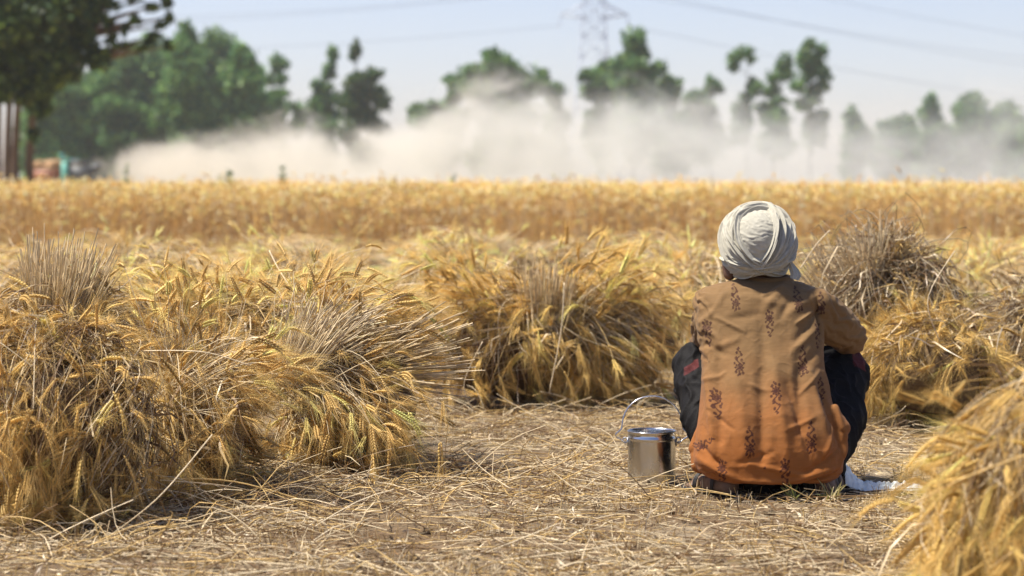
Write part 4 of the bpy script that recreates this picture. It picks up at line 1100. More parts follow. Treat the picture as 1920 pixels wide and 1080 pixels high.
# ------------------------------------------------------------------ the person squatting with the back to the camera
PO = np.array([0.79, 6.95, 0.0])
def lp(px, py, y):
    """photo position at local depth y (0 = under the person) -> local point"""
    return W(px, py, PO[1] + y) - PO
def person():
    base = PO.copy()
    root = empty('person', base, 'person squatting with the back turned, white turban, brown orange printed shirt and dark trousers', 'person')
    skin = simple_mat('skin', (.10, .05, .03), .55, 0, .15, 60, usecol=True, var=.12)
    # ---- body: one continuous surface
    mb = MB(); A = np.array
    hip = {s: A([s * .09, .04, .15]) for s in (-1, 1)}
    knee = {-1: A([-.205, .31, .360]), 1: A([.262, .30, .350])}
    ankle = {-1: A([-.150, -.025, .070]), 1: A([.170, -.02, .070])}
    heel = {-1: A([-.135, -.105, .032]), 1: A([.155, -.10, .032])}
    ball = {-1: A([-.215, .015, .022]), 1: A([.225, .02, .022])}
    capsule(mb, (-.05, .03, .17), .12, (.05, .03, .17), .12)
    capsule(mb, (0, .03, .18), .125, (0, .09, .38), .12); capsule(mb, (-.05, .09, .38), .10, (-.07, .14, .50), .085); capsule(mb, (.05, .09, .38), .10, (.07, .14, .50), .085)
    capsule(mb, (-.10, .165, .535), .05, (.10, .165, .535), .05)
    capsule(mb, (-.02, .16, .60), .055, (-.035, .20, .70), .052)
    for s in (-1, 1):
        capsule(mb, hip[s], .095, knee[s], .06); capsule(mb, knee[s], .058, ankle[s] + [0, 0, .02], .038)
        capsule(mb, ankle[s] + [0, 0, .02], .038, heel[s], .032); capsule(mb, heel[s], .031, ball[s], .024, 20)
        capsule(mb, ankle[s], .034, (heel[s] + ball[s]) / 2 + [0, 0, .012], .030)
        d = nrm(ball[s] - heel[s]); w = A([d[1], -d[0], 0]) * 1
        for i, (o, ln, r) in enumerate(((-.024 * s, .050, .0125), (-.009 * s, .052, .0095), (.004 * s, .047, .009), (.016 * s, .041, .0085), (.027 * s, .032, .008))):
            p = ball[s] + w * o + [0, 0, -.008]
            capsule(mb, p, r * 1.15, p + d * ln * .6 + [0, 0, .003], r, 12); capsule(mb, p + d * ln * .6 + [0, 0, .003], r, p + d * ln + [0, 0, -.003], r * .85, 12)
        sh = A([s * .150, .16, .555]); 
        el = A([-.185, .35, .43]) if s < 0 else A([.262, .25, .475])
        wr = A([-.07, .50, .44]) if s < 0 else A([.085, .47, .43])
        capsule(mb, sh, .045, el, .034); capsule(mb, el, .034, wr, .025)
        # hand: palm, four fingers with knuckle bends, thumb from the side of the palm
        f = nrm(A([-s * .55, .6, -.35])); up = nrm(np.cross(f, A([0, 0, 1.])) ) * s; nrmv = np.cross(f, up)
        pc = wr + f * .05
        capsule(mb, wr, .025, pc + up * .018, .020, 14); capsule(mb, wr, .024, pc - up * .018, .019, 14); capsule(mb, pc - up * .02, .018, pc + f * .03 - up * .02, .015, 14); capsule(mb, pc + up * .02, .018, pc + f * .03 + up * .02, .015, 14)
        dn = A([0, 0, -1.])
        for i, (o, ln) in enumerate(((.031, .066), (.011, .078), (-.010, .072), (-.030, .056))):
            k0 = pc + f * .035 + up * o; k1 = k0 + nrm(f + dn * .35) * ln * .45; k2 = k1 + nrm(f + dn * 1.1) * ln * .32; k3 = k2 + nrm(f * .6 + dn * 1.5) * ln * .25
            capsule(mb, k0, .0098, k1, .0088, 12); capsule(mb, k1, .0088, k2, .008, 12); capsule(mb, k2, .008, k3, .007, 12)
        t0 = wr + f * .022 + up * .020; t1 = t0 + nrm(f * .7 + up * .9 + dn * .3) * .036; t2 = t1 + nrm(f + up * .25 + dn * .5) * .030
        capsule(mb, t0, .013, t1, .011, 12); capsule(mb, t1, .0105, t2, .0085, 12)
    # head turned a little to the left
    hc = A([-.045, .205, .752]); th = math.radians(22)
    fw = A([-math.sin(th), math.cos(th), -.12]); fw = fw / np.linalg.norm(fw); rt = nrm(np.cross(fw, A([0, 0, 1.]))); up = np.cross(rt, fw)
    R3 = np.stack([rt, fw, up], 1)
    H = lambda x, y, z: hc + rt * x + fw * y + up * z
    ellipsoid(mb, hc + up * .02, (.074, .092, .088), 28, 18, M=R3)
    ellipsoid(mb, H(0, .035, -.045), (.062, .062, .066), 24, 16, M=R3); capsule(mb, lp(1366, 498, .19), .021, lp(1368, 514, .185), .020, 16)
    capsule(mb, H(0, .055, -.085), .026, H(0, .068, -.080), .022, 14)       # chin
    capsule(mb, H(0, .094, .012), .008, H(0, .112, -.028), .013, 12); capsule(mb, H(-.012, .100, -.032), .008, H(.012, .100, -.032), .008, 10)   # nose
    capsule(mb, H(-.030, .084, .022), .009, H(.030, .084, .022), .009, 12)  # brow
    for s in (-1, 1):
        ellipsoid(mb, H(s * .031, .078, .004), (.014, .012, .011), 14, 10, M=R3)
        capsule(mb, H(s * .048, .055, -.02), .018, H(s * .030, .078, -.028), .014, 12)
        ellipsoid(mb, H(s * .076, .002, -.010), (.010, .020, .032), 16, 12, M=R3)   # ears
        capsule(mb, H(s * .078, .000, -.030), .008, H(s * .076, .006, -.040), .007, 10)
    capsule(mb, H(-.022, .090, -.055), .006, H(.022, .090, -.055), .006, 10); capsule(mb, H(-.018, .088, -.064), .007, H(.018, .088, -.064), .007, 10)   # lips
    v, n, t, q = remeshed(mb, .0042, 4)
    cc = np.tile([.13, .068, .042], (len(v), 1)); low = v[:, 2] < .012; cc[low] *= 1.5
    dusty = np.clip((.09 - v[:, 2]) / .09, 0, 1)[:, None]; cc = cc * (1 - dusty * .5) + np.array([.22, .15, .10]) * dusty * .5
    b = MB(); b.add(v + PO, t, q, cc); b.build('body', skin, root, True, base)
    # eyes (closed side of the scene, still there)
    eye = simple_mat('eye', (.6, .57, .5), .2)
    for s in (-1, 1):
        e = MB(); ellipsoid(e, PO + H(s * .031, .083, .004), (.011, .009, .008), 14, 10, M=R3); e.build('eye', eye, root, True, base)

    # ---- trousers: wide dark cloth
    mb = MB()
    capsule(mb, (-.08, .05, .15), .125, (.08, .05, .15), .125)
    capsule(mb, (-.09, .10, .105), .085, (.12, .10, .105), .085)
    capsule(mb, (-.05, -.07, .085), .078, (.10, -.07, .085), .078)
    for s in (-1, 1):
        k_ = knee[s]; a_ = ankle[s]
        kr = .084 if s > 0 else .070
        capsule(mb, hip[s], .115, k_, kr, 28); capsule(mb, k_, kr, (k_ + a_) / 2 + [s * .012, -.02, .0], kr * .98, 28)
        if s < 0: capsule(mb, k_ + [-.012, -.02, -.05], .055, k_ + [.0, -.03, -.11], .060, 24)
        capsule(mb, (k_ + a_) / 2 + [s * .012, -.02, 0], kr * .98, a_ + [s * .005, -.01, .06], .062, 28)
        capsule(mb, a_ + [s * .005, -.01, .06], .062, a_ + [0, .0, .012], .050, 28)
        capsule(mb, hip[s] + [s * .02, .02, -.02], .10, (k_ + a_) / 2, .07)
    v, n, t, q = remeshed(mb, .0045, 10)
    # folds run across the limb
    P = v.copy()
    w1 = noise_arr(P * [1, 1, 1], 9, 1, 2); w2 = noise_arr(P * [1, .8, 1.0], 7, 2, 2)
    ridge = 1 - np.abs(np.clip(w2 * 2.2, -1, 1)); 
    ph = P[:, 2] * 95 + P[:, 1] * 30 + w1 * 7
    w3 = noise_arr(P * [1, 1, .32] + [0, 0, 3], 17, 7, 2); rg3 = (1 - np.abs(np.clip(w3 * 2.6, -1, 1))) ** 1.5
    v = v + n * ((ridge ** 3) * .004 + rg3 * .011 - .004 + np.sin(ph * .55) * .0012 + w1 * .005)[:, None]
    v[:, 2] = np.maximum(v[:, 2], .004)
    cc = np.tile([.010, .0092, .0095], (len(v), 1))
    # maroon patches at the knees
    for (px, py, y, r, s) in ((1292, 684, .30, .022, -1), (1606, 672, .28, .020, 1)):
        c0 = lp(px, py, y); X = (v[:, 0] - c0[0]); Z = (v[:, 2] - c0[2]) - s * X * (-.6)
        m_ = (np.abs(X) < r * 1.1) & (np.abs(Z) < (.012 if s < 0 else .026)) & (v[:, 1] < c0[1] + .05)
        cc[m_] = [.09, .022, .022]
    cloth = simple_mat('dark_cotton', (.02, .02, .025), .72, 0, .25, 220, usecol=True, var=.25, spec=.12)
    b = MB(); b.add(v + PO, t, q, cc); b.build('trousers', cloth, root, True, base)

    # ---- sandals
    sm = simple_mat('dark_rubber', (.022, .020, .020), .6)
    for s in (-1, 1):
        mb = MB(); d = nrm(ball[s] - heel[s]); w = A([d[1], -d[0], 0])
        out = []
        L0 = heel[s] - d * .036; 
        for i, (f_, hw) in enumerate(((0, .012), (.02, .027), (.08, .030), (.15, .036), (.19, .040), (.225, .034), (.24, .018))):
            for sgn in (-1, 1): out.append(L0 + d * f_ + w * sgn * hw)
        O = np.array(out); O[:, 2] = .002; O2 = O.copy(); O2[:, 2] = .012; V = np.concatenate([O, O2]); nn_ = len(O); q_ = []
        for i in range(6):
            a = 2 * i; q_ += [[a, a + 2, a + 3, a + 1], [nn_ + a, nn_ + a + 1, nn_ + a + 3, nn_ + a + 2], [a, nn_ + a, nn_ + a + 2, a + 2], [a + 1, a + 3, nn_ + a + 3, nn_ + a + 1]]
        q_ += [[0, 1, nn_ + 1, nn_], [nn_ - 2, 2 * nn_ - 2, 2 * nn_ - 1, nn_ - 1]]
        so = MB(); so.add(V + PO, None, q_); sd_ = so.build('sandal', sm, root, False, base)
        st = MB()
        for (f_, hgt, hw, ww) in ((.075, .082, .036, .007), (.155, .058, .040, .010)):
            cpt = L0 + d * f_; cpt[2] = .010
            a = np.linspace(0, math.pi, 13)
            for o in (-ww * .6, 0, ww * .6):
                tube(st, [PO + cpt + d * o + w * hw * math.cos(x) + A([0, 0, (hgt - .006) * math.sin(x) ** .8]) for x in a], .0028, 6)
        ar = np.linspace(0, math.pi, 13)
        tube(st, [PO + L0 + A([0, 0, .055]) + d * (.065 - .070 * math.sin(x)) + w * .036 * math.cos(x) for x in ar], .0035, 6)
        st.build('strap', sm, sd_, True, base)

    # ---- shirt: lofted torso with sleeves, one surface
    mb = MB()
    # (photo y, left px, right px, local depth of the back, front-to-back depth)
    rings = [(909, 1348, 1556, -.200, .22), (904, 1324, 1572, -.210, .27), (893, 1309, 1581, -.214, .29), (875, 1303, 1582, -.215, .31), (850, 1302, 1580, -.210, .32),
             (820, 1306, 1573, -.198, .32), (780, 1312, 1564, -.175, .30), (740, 1316, 1554, -.135, .28), (700, 1318, 1548, -.10, .27), (660, 1314, 1546, -.065, .26),
             (620, 1306, 1546, -.03, .25), (590, 1302, 1546, -.005, .245), (570, 1299, 1548, .015, .235), (553, 1304, 1545, .04, .205), (542, 1320, 1530, .065, .17), (534, 1345, 1508, .09, .135),
             (527, 1378, 1486, .112, .10), (522, 1392, 1478, .125, .085)]
    k = 96; V = []
    for (py, l, r_, yb, dep) in rings:
        a_ = lp(l, py, yb + dep * .4); b_ = lp(r_, py, yb + dep * .4); z = lp(1450, py, yb)[2]
        cx = (a_[0] + b_[0]) / 2; hx = (b_[0] - a_[0]) / 2; hy = dep / 2
        for j in range(k):
            th_ = j * 2 * math.pi / k; c_, s_ = math.cos(th_), math.sin(th_); e = 2 / 2.5
            x = math.copysign(abs(c_) ** e, c_) * hx; y = math.copysign(abs(s_) ** e, s_) * hy
            V.append((cx + x, yb + hy + y, z))
    V = np.array(V); nr = len(rings)
    q = [[i * k + j, i * k + (j + 1) % k, (i + 1) * k + (j + 1) % k, (i + 1) * k + j][::-1] for i in range(nr - 1) for j in range(k)]
    V = np.concatenate([V, [V[:k].mean(0)], [V[-k:].mean(0)]]); m0 = nr * k
    tt = [[m0, j, (j + 1) % k][::-1] for j in range(k)] + [[m0 + 1, (nr - 1) * k + (j + 1) % k, (nr - 1) * k + j][::-1] for j in range(k)]
    mb.add(V, tt, q)
    # sleeves
    capsule(mb, lp(1330, 574, .10), .046, lp(1322, 610, .20), .046, 28); capsule(mb, lp(1322, 610, .20), .046, lp(1322, 640, .33), .044, 28)
    capsule(mb, lp(1530, 572, .09), .056, lp(1568, 606, .17), .062, 28); capsule(mb, lp(1568, 606, .17), .062, lp(1593, 634, .245), .055, 28)
    capsule(mb, lp(1530, 600, .10), .05, lp(1575, 622, .19), .055, 28)
    # collar band
    a = np.linspace(0, 2 * np.pi, 33)
    c0 = lp(1438, 523, .165)
    for i in range(32):
        p = c0 + [.072 * math.cos(a[i]), .050 * math.sin(a[i]), .006 * math.sin(a[i])]; p2 = c0 + [.072 * math.cos(a[i + 1]), .050 * math.sin(a[i + 1]), .006 * math.sin(a[i + 1])]
        capsule(mb, p, .011, p2, .011, 8)
    # front panel showing at both sides low down
    for pts in (((1560, 772, -.07), (1580, 802, -.08), (1568, 850, -.10)), ((1318, 800, -.02), (1306, 840, -.03), (1312, 872, -.05))):
        P_ = [lp(*p) for p in pts]
        for u, w_ in zip(P_[:-1], P_[1:]): capsule(mb, u, .020, w_, .026, 20)
    capsule(mb, lp(1570, 782, -.07), .014, lp(1585, 800, -.075), .014, 16)
    v, n, t, q = remeshed(mb, .0025, 9)
    X, Z = v[:, 0], v[:, 2]
    back = np.clip((-n[:, 1] + .25) / .6, 0, 1)
    def seg(x0, y0, x1, y1, wpx, amp, sharp=1.0):
        a_ = lp(x0, y0, -.1)[[0, 2]]; b_ = lp(x1, y1, -.1)[[0, 2]]; d_ = b_ - a_; L2 = max(d_ @ d_, 1e-9)
        u = np.clip(((X - a_[0]) * d_[0] + (Z - a_[1]) * d_[1]) / L2, 0, 1)
        dx = X - a_[0] - u * d_[0]; dz = Z - a_[1] - u * d_[1]; w_ = wpx * .85 / 628.0
        return amp * np.exp(-(dx * dx + dz * dz) / (w_ * w_)) * (1 - .5 * np.abs(u * 2 - 1) ** 3)
    h = np.zeros(len(v))
    folds = [ # shoulder pulls
        (1490, 532, 1440, 585, 9, .006), (1508, 540, 1470, 600, 8, -.005), (1395, 536, 1350, 570, 8, .005), (1380, 545, 1335, 590, 9, -.005), (1365, 560, 1325, 610, 7, .005),
        (1540, 560, 1490, 590, 9, .006), (1545, 585, 1500, 640, 9, -.006), (1542, 620, 1490, 660, 8, .005), (1546, 650, 1500, 700, 9, -.004), (1310, 600, 1350, 640, 8, .006), (1312, 640, 1360, 665, 8, -.005),
        (1400, 560, 1470, 575, 8, .004), (1380, 600, 1440, 590, 9, -.004), (1330, 660, 1385, 640, 8, .004), (1540, 555, 1552, 640, 5, -.008), (1314, 560, 1310, 640, 5, -.007),
        # spine and long drape folds
        (1436, 610, 1432, 700, 15, -.006), (1428, 700, 1420, 860, 14, -.011), (1452, 690, 1470, 870, 14, .009), (1500, 680, 1496, 800, 13, -.010), (1380, 690, 1392, 850, 16, .008),
        (1350, 660, 1346, 820, 11, -.009), (1328, 700, 1335, 850, 8, .007), (1520, 700, 1548, 840, 10, .008), (1536, 720, 1572, 830, 7, -.009), (1550, 700, 1585, 820, 6, .007), (1475, 720, 1515, 860, 9, -.006),
        # pouch above the hem
        (1310, 858, 1370, 892, 9, .008), (1370, 892, 1460, 898, 8, .007), (1460, 898, 1560, 872, 9, .008), (1320, 880, 1400, 902, 4, -.008), (1400, 900, 1500, 902, 3.5, -.007), (1500, 900, 1570, 880, 4, -.008),
        (1400, 862, 1500, 884, 6, .004), (1500, 880, 1575, 835, 6, -.005), (1310, 830, 1350, 870, 6, -.005), (1540, 850, 1560, 790, 6, .006), (1380, 860, 1440, 840, 7, -.004), (1565, 880, 1590, 830, 5, .006),
        # armhole seams and the stitched hem
        (1309, 562, 1313, 640, 2.6, -.004), (1544, 562, 1549, 650, 2.6, -.005), (1320, 893, 1440, 899, 2.2, -.003), (1440, 899, 1570, 887, 2.2, -.003),
        (1480, 545, 1440, 560, 4, .004), (1400, 545, 1440, 556, 4, .003), (1350, 600, 1400, 625, 5, .004), (1500, 610, 1535, 590, 4, .005), (1330, 770, 1370, 800, 5, -.004), (1540, 700, 1500, 735, 5, .004),
        (1320, 720, 1360, 700, 5, .004), (1470, 800, 1520, 780, 6, .004), (1400, 720, 1440, 730, 6, .003)]
    for f_ in folds: h += seg(*f_) * 1.25
    h *= back
    # sleeve creases and overall crumple
    nz = noise_arr(v * [1, 1, 1], 8, 5, 3); nz2 = noise_arr(v * [1.0, 1, .35], 34, 6, 2); nz3 = noise_arr(v * [1, 1, 1], 16, 8, 3)
    rdg = (1 - np.abs(np.clip(nz3 * 2.4, -1, 1))) ** 2
    h += nz * .0035 + nz2 * .0007 + rdg * .0009
    slv = np.clip((np.abs(X - .0) - .16) / .05, 0, 1) * (Z > .40)
    ang = (X * .75 + Z) * 150 + nz * 9
    h += slv * np.sin(ang) * .0028
    v2 = v + n * h[:, None]
    v2[:, 2] = np.maximum(v2[:, 2], .018)
    # cloth colour: worn tan above, orange dye below, block printed flowers
    zt = np.clip((Z - .06) / .44, 0, 1) + nz * .16 + nz3 * .05; zt = np.clip(zt, 0, 1)[:, None]; zt = zt * zt * (3 - 2 * zt)
    tan = np.array([.192, .112, .046]); org = np.array([.285, .098, .021])
    cc = org * (1 - zt) + tan * zt
    slub = noise_arr(v * [.15, .15, 1], 260, 9, 1)
    cc = cc * (1 + slub * .10 + noise_arr(v, 6, 12, 3) * .12)[:, None]
    # pixel-like plane coordinates on the cloth
    ref = lp(1450, 700, -.08); U = (X - ref[0]) * 631 ; Wv = -(Z - ref[2]) * 631     # u right, w down
    ink = np.zeros(len(v))
    def soft(dist, w_): return np.clip(1.0 - (dist / w_), 0, 1) ** .6
    def motif(px, py, sc, flip, tilt=0):
        nonlocal ink
        uu = U - (px - 1450); ww = Wv - (py - 700)
        ca, sa = math.cos(tilt), math.sin(tilt); a_ = (uu * ca + ww * sa) / sc / 1.1; b_ = (-uu * sa + ww * ca) / sc / 1.05 * flip
        near = (np.abs(a_) < 14) & (b_ > -36) & (b_ < 26) & (n[:, 1] < .3)
        a_, b_ = a_[near], b_[near]; g = np.zeros(len(a_))
        r = np.hypot(a_, b_ - 6); th_ = np.arctan2(b_ - 6, a_)
        petal = 7.4 + 1.3 * np.cos(th_ * 8)
        g = np.maximum(g, np.where(r < petal, .95 - .45 * (np.abs(np.cos(th_ * 4 + .4)) < .18) * (r > 3) - .3 * (np.abs(r - 4.6) < .5), 0))
        sx = 4.2 * np.sin((b_ + 4) * .28) ; g = np.maximum(g, (np.abs(a_ - sx) < 1.9 - .03 * np.abs(b_ + 10)) * (b_ < 0) * (b_ > -30) * .9)
        for (lx, ly, lr) in ((5, -8, 2.8), (-5, -12, 2.8), (4.5, -19, 2.4), (-3.5, -23, 2.2), (0, -31, 2.2), (-6, 15, 2.4), (6, 16, 2.6), (0, 18, 2.4), (-3, 21, 1.6), (8, -3, 2.0), (-8, -2, 2.0)):
            g = np.maximum(g, (np.hypot(a_ - lx, (b_ - ly) * .75) < lr) * .85)
        ink[near] = np.maximum(ink[near], g)
    for m_ in ((1384, 565, .85, 1), (1505, 567, .9, 1), (1447, 602, .85, -1), (1330, 622, .85, -1), (1385, 684, .95, 1), (1508, 682, .95, 1), (1451, 739, 1.0, -1), (1339, 750, .95, -1),
               (1398, 830, 1.0, 1), (1515, 822, 1.0, 1), (1313, 834, .75, 1, 1.0), (1347, 878, .9, -1), (1463, 875, .95, -1), (1291, 588, .8, 1), (1551, 575, .8, 1), (1543, 625, .85, -1), (1541, 740, .9, 1), (1572, 690, .7, 1)):
        motif(*m_)
    for (px, py, r_) in ((1420, 755, 1.6), (1419, 765, 2.2), (1421, 773, 1.6), (1419, 781, 1.4), (1425, 871, 2.4)):
        ink = np.maximum(ink, .8 * (np.hypot(U - (px - 1450), Wv - (py - 700)) < r_) * (n[:, 1] < 0))
    ink *= np.clip(1.05 + noise_arr(v, 120, 15, 1) * .8, 0, 1)
    cc = cc * (1 - ink[:, None] * .95) + np.array([.032, .006, .007]) * ink[:, None] * .95
    m, nt, p, out_ = new_mat('printed_cotton')
    at = nt.nodes.new('ShaderNodeAttribute'); at.attribute_name = 'Col'; nt.links.new(at.outputs['Color'], p.inputs['Base Color'])
    p.inputs['Roughness'].default_value = .85; p.inputs['Specular IOR Level'].default_value = .2; p.inputs['Sheen Weight'].default_value = .05
    tc = nt.nodes.new('ShaderNodeTexCoord'); n1 = nt.nodes.new('ShaderNodeTexNoise'); n1.inputs['Scale'].default_value = 55; n1.inputs['Detail'].default_value = 6
    nt.links.new(tc.outputs['Object'], n1.inputs['Vector'])
    wvt = nt.nodes.new('ShaderNodeTexWave'); wvt.bands_direction = 'Z'; wvt.inputs['Scale'].default_value = 420; wvt.inputs['Distortion'].default_value = 3; nt.links.new(tc.outputs['Object'], wvt.inputs['Vector'])
    bp = nt.nodes.new('ShaderNodeBump'); bp.inputs['Strength'].default_value = .35; bp.inputs['Distance'].default_value = .004; nt.links.new(n1.outputs[0], bp.inputs['Height'])
    bp2 = nt.nodes.new('ShaderNodeBump'); bp2.inputs['Strength'].default_value = .12; bp2.inputs['Distance'].default_value = .0008; nt.links.new(wvt.outputs['Fac'], bp2.inputs['Height']); nt.links.new(bp.outputs[0], bp2.inputs['Normal'])
    nt.links.new(bp2.outputs[0], p.inputs['Normal'])
    b = MB(); b.add(v2 + PO, t, q, cc); b.build('shirt', m, root, True, base)

    # ---- turban: wound cotton bands over a smooth crown
    tcn = lp(1421, 455, .16); ra = np.array([.101, .115, .104])
    tb = MB(); rngt = np.random.default_rng(8)
    # crown
    nu, nv = 160, 110
    u = np.linspace(0, 2 * np.pi, nu, endpoint=False); w_ = np.linspace(0, np.pi, nv + 1)
    D = np.array([[math.sin(b_) * math.cos(a_), math.sin(b_) * math.sin(a_), math.cos(b_)] for b_ in w_ for a_ in u])
    cr = noise_arr(D * [1, 1, 2.2], 2.6, 3, 3); rd = (1 - np.abs(np.clip(cr * 2.4, -1, 1))) ** 2
    f2 = D[:, 2] * 1.0 + D[:, 0] * .45; f2 = np.sin(f2 * 30 + cr * 6)
    V = D * ra * (1.032 + .008 * rd + .010 * f2)[:, None]
    q_ = [[i * nu + j, (i + 1) * nu + j, (i + 1) * nu + (j + 1) % nu, i * nu + (j + 1) % nu] for i in range(nv) for j in range(nu)]
    white = np.array([.42, .40, .33])
    tb.add(V + tcn + PO, None, q_, white * .97 * (1 + cr * .10)[:, None])
    def band(nv_, off, width, thick, lift, seed, a0=0, a1=2 * np.pi, tint=1.0, border=False, creases=1.9):
        """flat wrapped band lying on the head along the plane nv_.x = off"""
        thick = thick * 1.5; lift = lift * 1.5; rg = np.random.default_rng(seed); nv_ = nrm(np.array(nv_, float)); rf = np.array([0, 0, 1.]) if abs(nv_[2]) < .8 else np.array([1., 0, 0])
        e1 = nrm(np.cross(nv_, rf)); e2 = np.cross(nv_, e1)
        na = 220; ns = 26; aa = np.linspace(a0, a1, na); ss = np.linspace(-1, 1, ns)
        P = np.zeros((na, ns, 3)); C_ = np.zeros((na, ns, 3)); p1, p2 = rg.uniform(0, 6, 2)
        for i, a_ in enumerate(aa):
            wob = .012 * math.sin(2 * a_ + p1) + .006 * math.sin(5 * a_ + p2); wd = width * (1 + .18 * math.sin(3 * a_ + p2))
            ctr = nv_ * (off + wob)
            rr = math.sqrt(max(1 - (off + wob) ** 2, .05)); dirv = math.cos(a_) * e1 + math.sin(a_) * e2
            on = nrm(ctr + dirv * rr)
            for j, s in enumerate(ss):
                d_ = nrm(on + nv_ * s * wd)
                prof = (1 - abs(s) ** 4)
                crease = math.sin(s * creases * 3.14 + 1.5 * math.sin(a_ * 2 + p1) + p2) * .55 + math.sin(s * creases * 8 + 2 * math.sin(a_ * 3 + p2)) * .20
                hh = lift - thick * .8 + thick * (prof * (1.35 + crease))
                P[i, j] = d_ * (ra + hh)
                base_c = white * tint * (1 + .05 * crease)
                if border and -.62 < s < -.50: base_c = np.array([.16, .05, .045])
                C_[i, j] = base_c
        q2 = [[i * ns + j, (i + 1) * ns + j, (i + 1) * ns + j + 1, i * ns + j + 1] for i in range(na - 1) for j in range(ns - 1)]
        tb.add(P.reshape(-1, 3) + tcn + PO, None, q2, C_.reshape(-1, 3))
    # order: low rim first, later ones lie above
    band((.05, .10, 1), -.80, .20, .008, .003, 1, tint=.90)
    band((.02, -.05, 1), -.62, .20, .010, .003, 2, tint=.94)
    band((-.10, -.45, .88), -.08, .20, .008, .003, 3, tint=.97)
    band((-.10, -.22, .95), -.42, .15, .010, .006, 10, tint=.98, border=True, creases=1.6)
    band((.28, -.62, .70), .10, .17, .008, .004, 4, tint=1.0)
    band((-.34, -.70, .60), .16, .17, .008, .005, 5, tint=.96)
    band((.20, -.80, .55), .30, .15, .008, .006, 6, tint=1.02)
    band((-.10, -.85, .50), .40, .12, .007, .005, 7, tint=.98)
    band((.42, -.78, .44), .36, .12, .007, .007, 8, tint=1.0)
    band((.16, -.92, .34), .52, .12, .007, .007, 9, tint=.95)
    band((-.62, -.66, .38), .20, .12, .007, .008, 12, tint=.93)
    band((-.72, -.42, .30), .18, .09, .008, .008, 26, tint=.96)
    band((-.45, -.55, .70), -.02, .07, .007, .009, 21, tint=.97)
    band((.55, -.50, .66), -.08, .07, .007, .010, 22, tint=.95)
    band((-.30, -.15, .94), -.52, .07, .008, .008, 23, tint=1.0)
    band((.22, -.10, .97), -.56, .06, .008, .009, 24, tint=.93)
    band((-.18, -.88, .42), .30, .07, .007, .010, 25, tint=1.02)
    # small tucked peak on top and the loose end at the right
    for (cx, cy, r1, s_) in ((1443, 388, .020, 1), (1400, 390, .016, -1)):
        e = MB(); ellipsoid(e, lp(cx, cy + 4, .17) + PO, (r1, r1 * 1.5, r1 * .8), 24, 14); vv = e.v[0]; nn_ = noise_arr(vv, 45, 3, 2); vv = vv + (vv - vv.mean(0)) * nn_[:, None] * .5
        tb.add(vv, None, e.f4[0], white * .95)
    tm = simple_mat('turban_cotton', (.6, .6, .5), .9, 0, .12, 70, usecol=True, var=.10, spec=.15)
    tb.build('turban', tm, root, True, base)
    # hanging end
    pts = [lp(1478, 486, .10), lp(1488, 502, .085), lp(1493, 515, .075), lp(1490, 524, .07)]
    tt_ = MB(); ws = [.010, .016, .017, .012]; na = 24; Vv = []
    for i in range(na):
        f_ = i / (na - 1) * 3; k0 = min(int(f_), 2); g = f_ - k0; p = pts[k0] * (1 - g) + pts[k0 + 1] * g; hw = ws[k0] * (1 - g) + ws[k0 + 1] * g
        for j in range(13):
            s = j / 6 - 1; Vv.append(p + [s * hw, .012 * abs(s) + .004 * math.sin(s * 9 + f_), -.004 * s])
    Vv = np.array(Vv); V2 = Vv + [0, .004, 0]
    qf = [[i * 13 + j, i * 13 + j + 1, (i + 1) * 13 + j + 1, (i + 1) * 13 + j] for i in range(na - 1) for j in range(12)]
    tt_.add(Vv + PO, None, qf, white); tt_.add(V2 + PO, None, qf, white); tt_.build('turban_end', tm, root, True, base)
person()

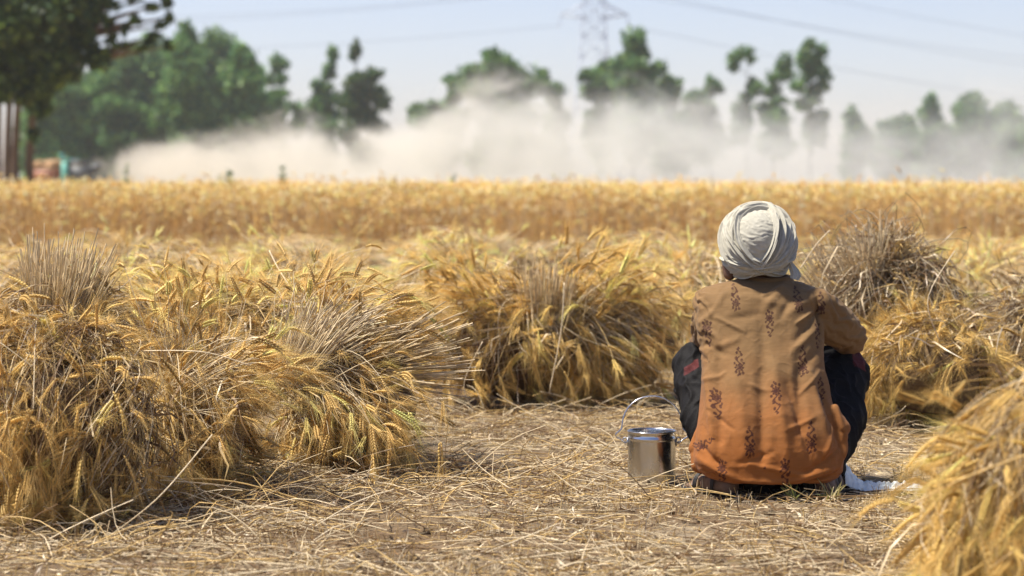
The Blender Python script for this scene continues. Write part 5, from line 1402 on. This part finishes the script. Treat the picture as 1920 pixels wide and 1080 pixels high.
# ------------------------------------------------------------------ white bag by the right foot
def bag():
    c = W(1650, 905, 6.95); c[2] = 0; base = c.copy()
    m = simple_mat('thin_white_plastic', (.74, .78, .74), .35, 0, .3, 60, var=.06)
    mb = MB(); nx, ny = 90, 40; V = []
    for i in range(nx):
        for j in range(ny):
            a = i / (nx - 1); b = j / (ny - 1) * 2 - 1
            x = -.13 + .30 * a; w = .045 + .02 * math.sin(a * 9) - .02 * a
            z = .014 + .018 * max(0, 1 - b * b) * (1 - .5 * a) + .016 * abs(mnoise.noise(Vector((a * 9, b * 2.2, 1)))) + .012 * mnoise.noise(Vector((a * 20, b * 5, 4)))
            if a < .25: z += .075 * (1 - a / .25) ** 1.5 * (1 - b * b * .6)
            V.append((x, b * w + .012 * math.sin(a * 8), max(z - .012 * abs(b), .004)))
    V = np.array(V) * [.85, .7, .85]; q = [[i * ny + j, (i + 1) * ny + j, (i + 1) * ny + j + 1, i * ny + j + 1] for i in range(nx - 1) for j in range(ny - 1)]
    mb.add(V + c, None, q); mb.add(V * [1, 1, .82] + c, None, q)
    o = mb.build('plastic_bag', m, None, True, base); tag(o, 'crumpled thin white bag on the ground by the right foot', 'bag')
bag()

def tuft(px, py, seed, label):
    rng = np.random.default_rng(seed); base = W(px, py, 6.74); base[2] = 0
    n = 22; a = rng.uniform(0, 6.28, n); L = rng.uniform(.03, .085, n)[:, None]
    D = np.stack([np.cos(a) * .6, np.sin(a) * .6, rng.uniform(.5, 1.2, n)], -1) * L
    t = np.linspace(0, 1, 6)[None, :, None]; P = base + rng.normal(0, .008, (n, 1, 3)) * [1, 1, 0] + D[:, None] * t
    P[..., 2] -= (t[..., 0] ** 2) * .02; P[..., 2] = np.maximum(P[..., 2], .002)
    mb = MB(); blades(mb, P, np.full(n, .0020), mixcol(rng, n, ((.22, .24, .07), (.40, .34, .14)), (1, 1)), rng)
    o = mb.build('grass_tuft', M_WEED, None, False, base); tag(o, label, 'grass', 'small green grass tufts by the feet')
tuft(1562, 945, 1, 'small greenish grass tuft by the right foot of the person')
tuft(1490, 950, 2, 'thin dry grass tuft below the middle of the orange hem')

# ------------------------------------------------------------------ air
def haze():
    mb = MB(); box(mb, (0, 330, 29.5), (460, 340, 31))
    m = bpy.data.materials.new('haze'); m.use_nodes = True; nt = m.node_tree; nt.nodes.clear()
    o = nt.nodes.new('ShaderNodeOutputMaterial'); v = nt.nodes.new('ShaderNodeVolumePrincipled')
    v.inputs['Color'].default_value = (.80, .88, .96, 1); v.inputs['Density'].default_value = .00035; v.inputs['Anisotropy'].default_value = .2
    nt.links.new(v.outputs[0], o.inputs['Volume'])
    ob = mb.build('haze', m); tag(ob, kind='stuff')
haze()
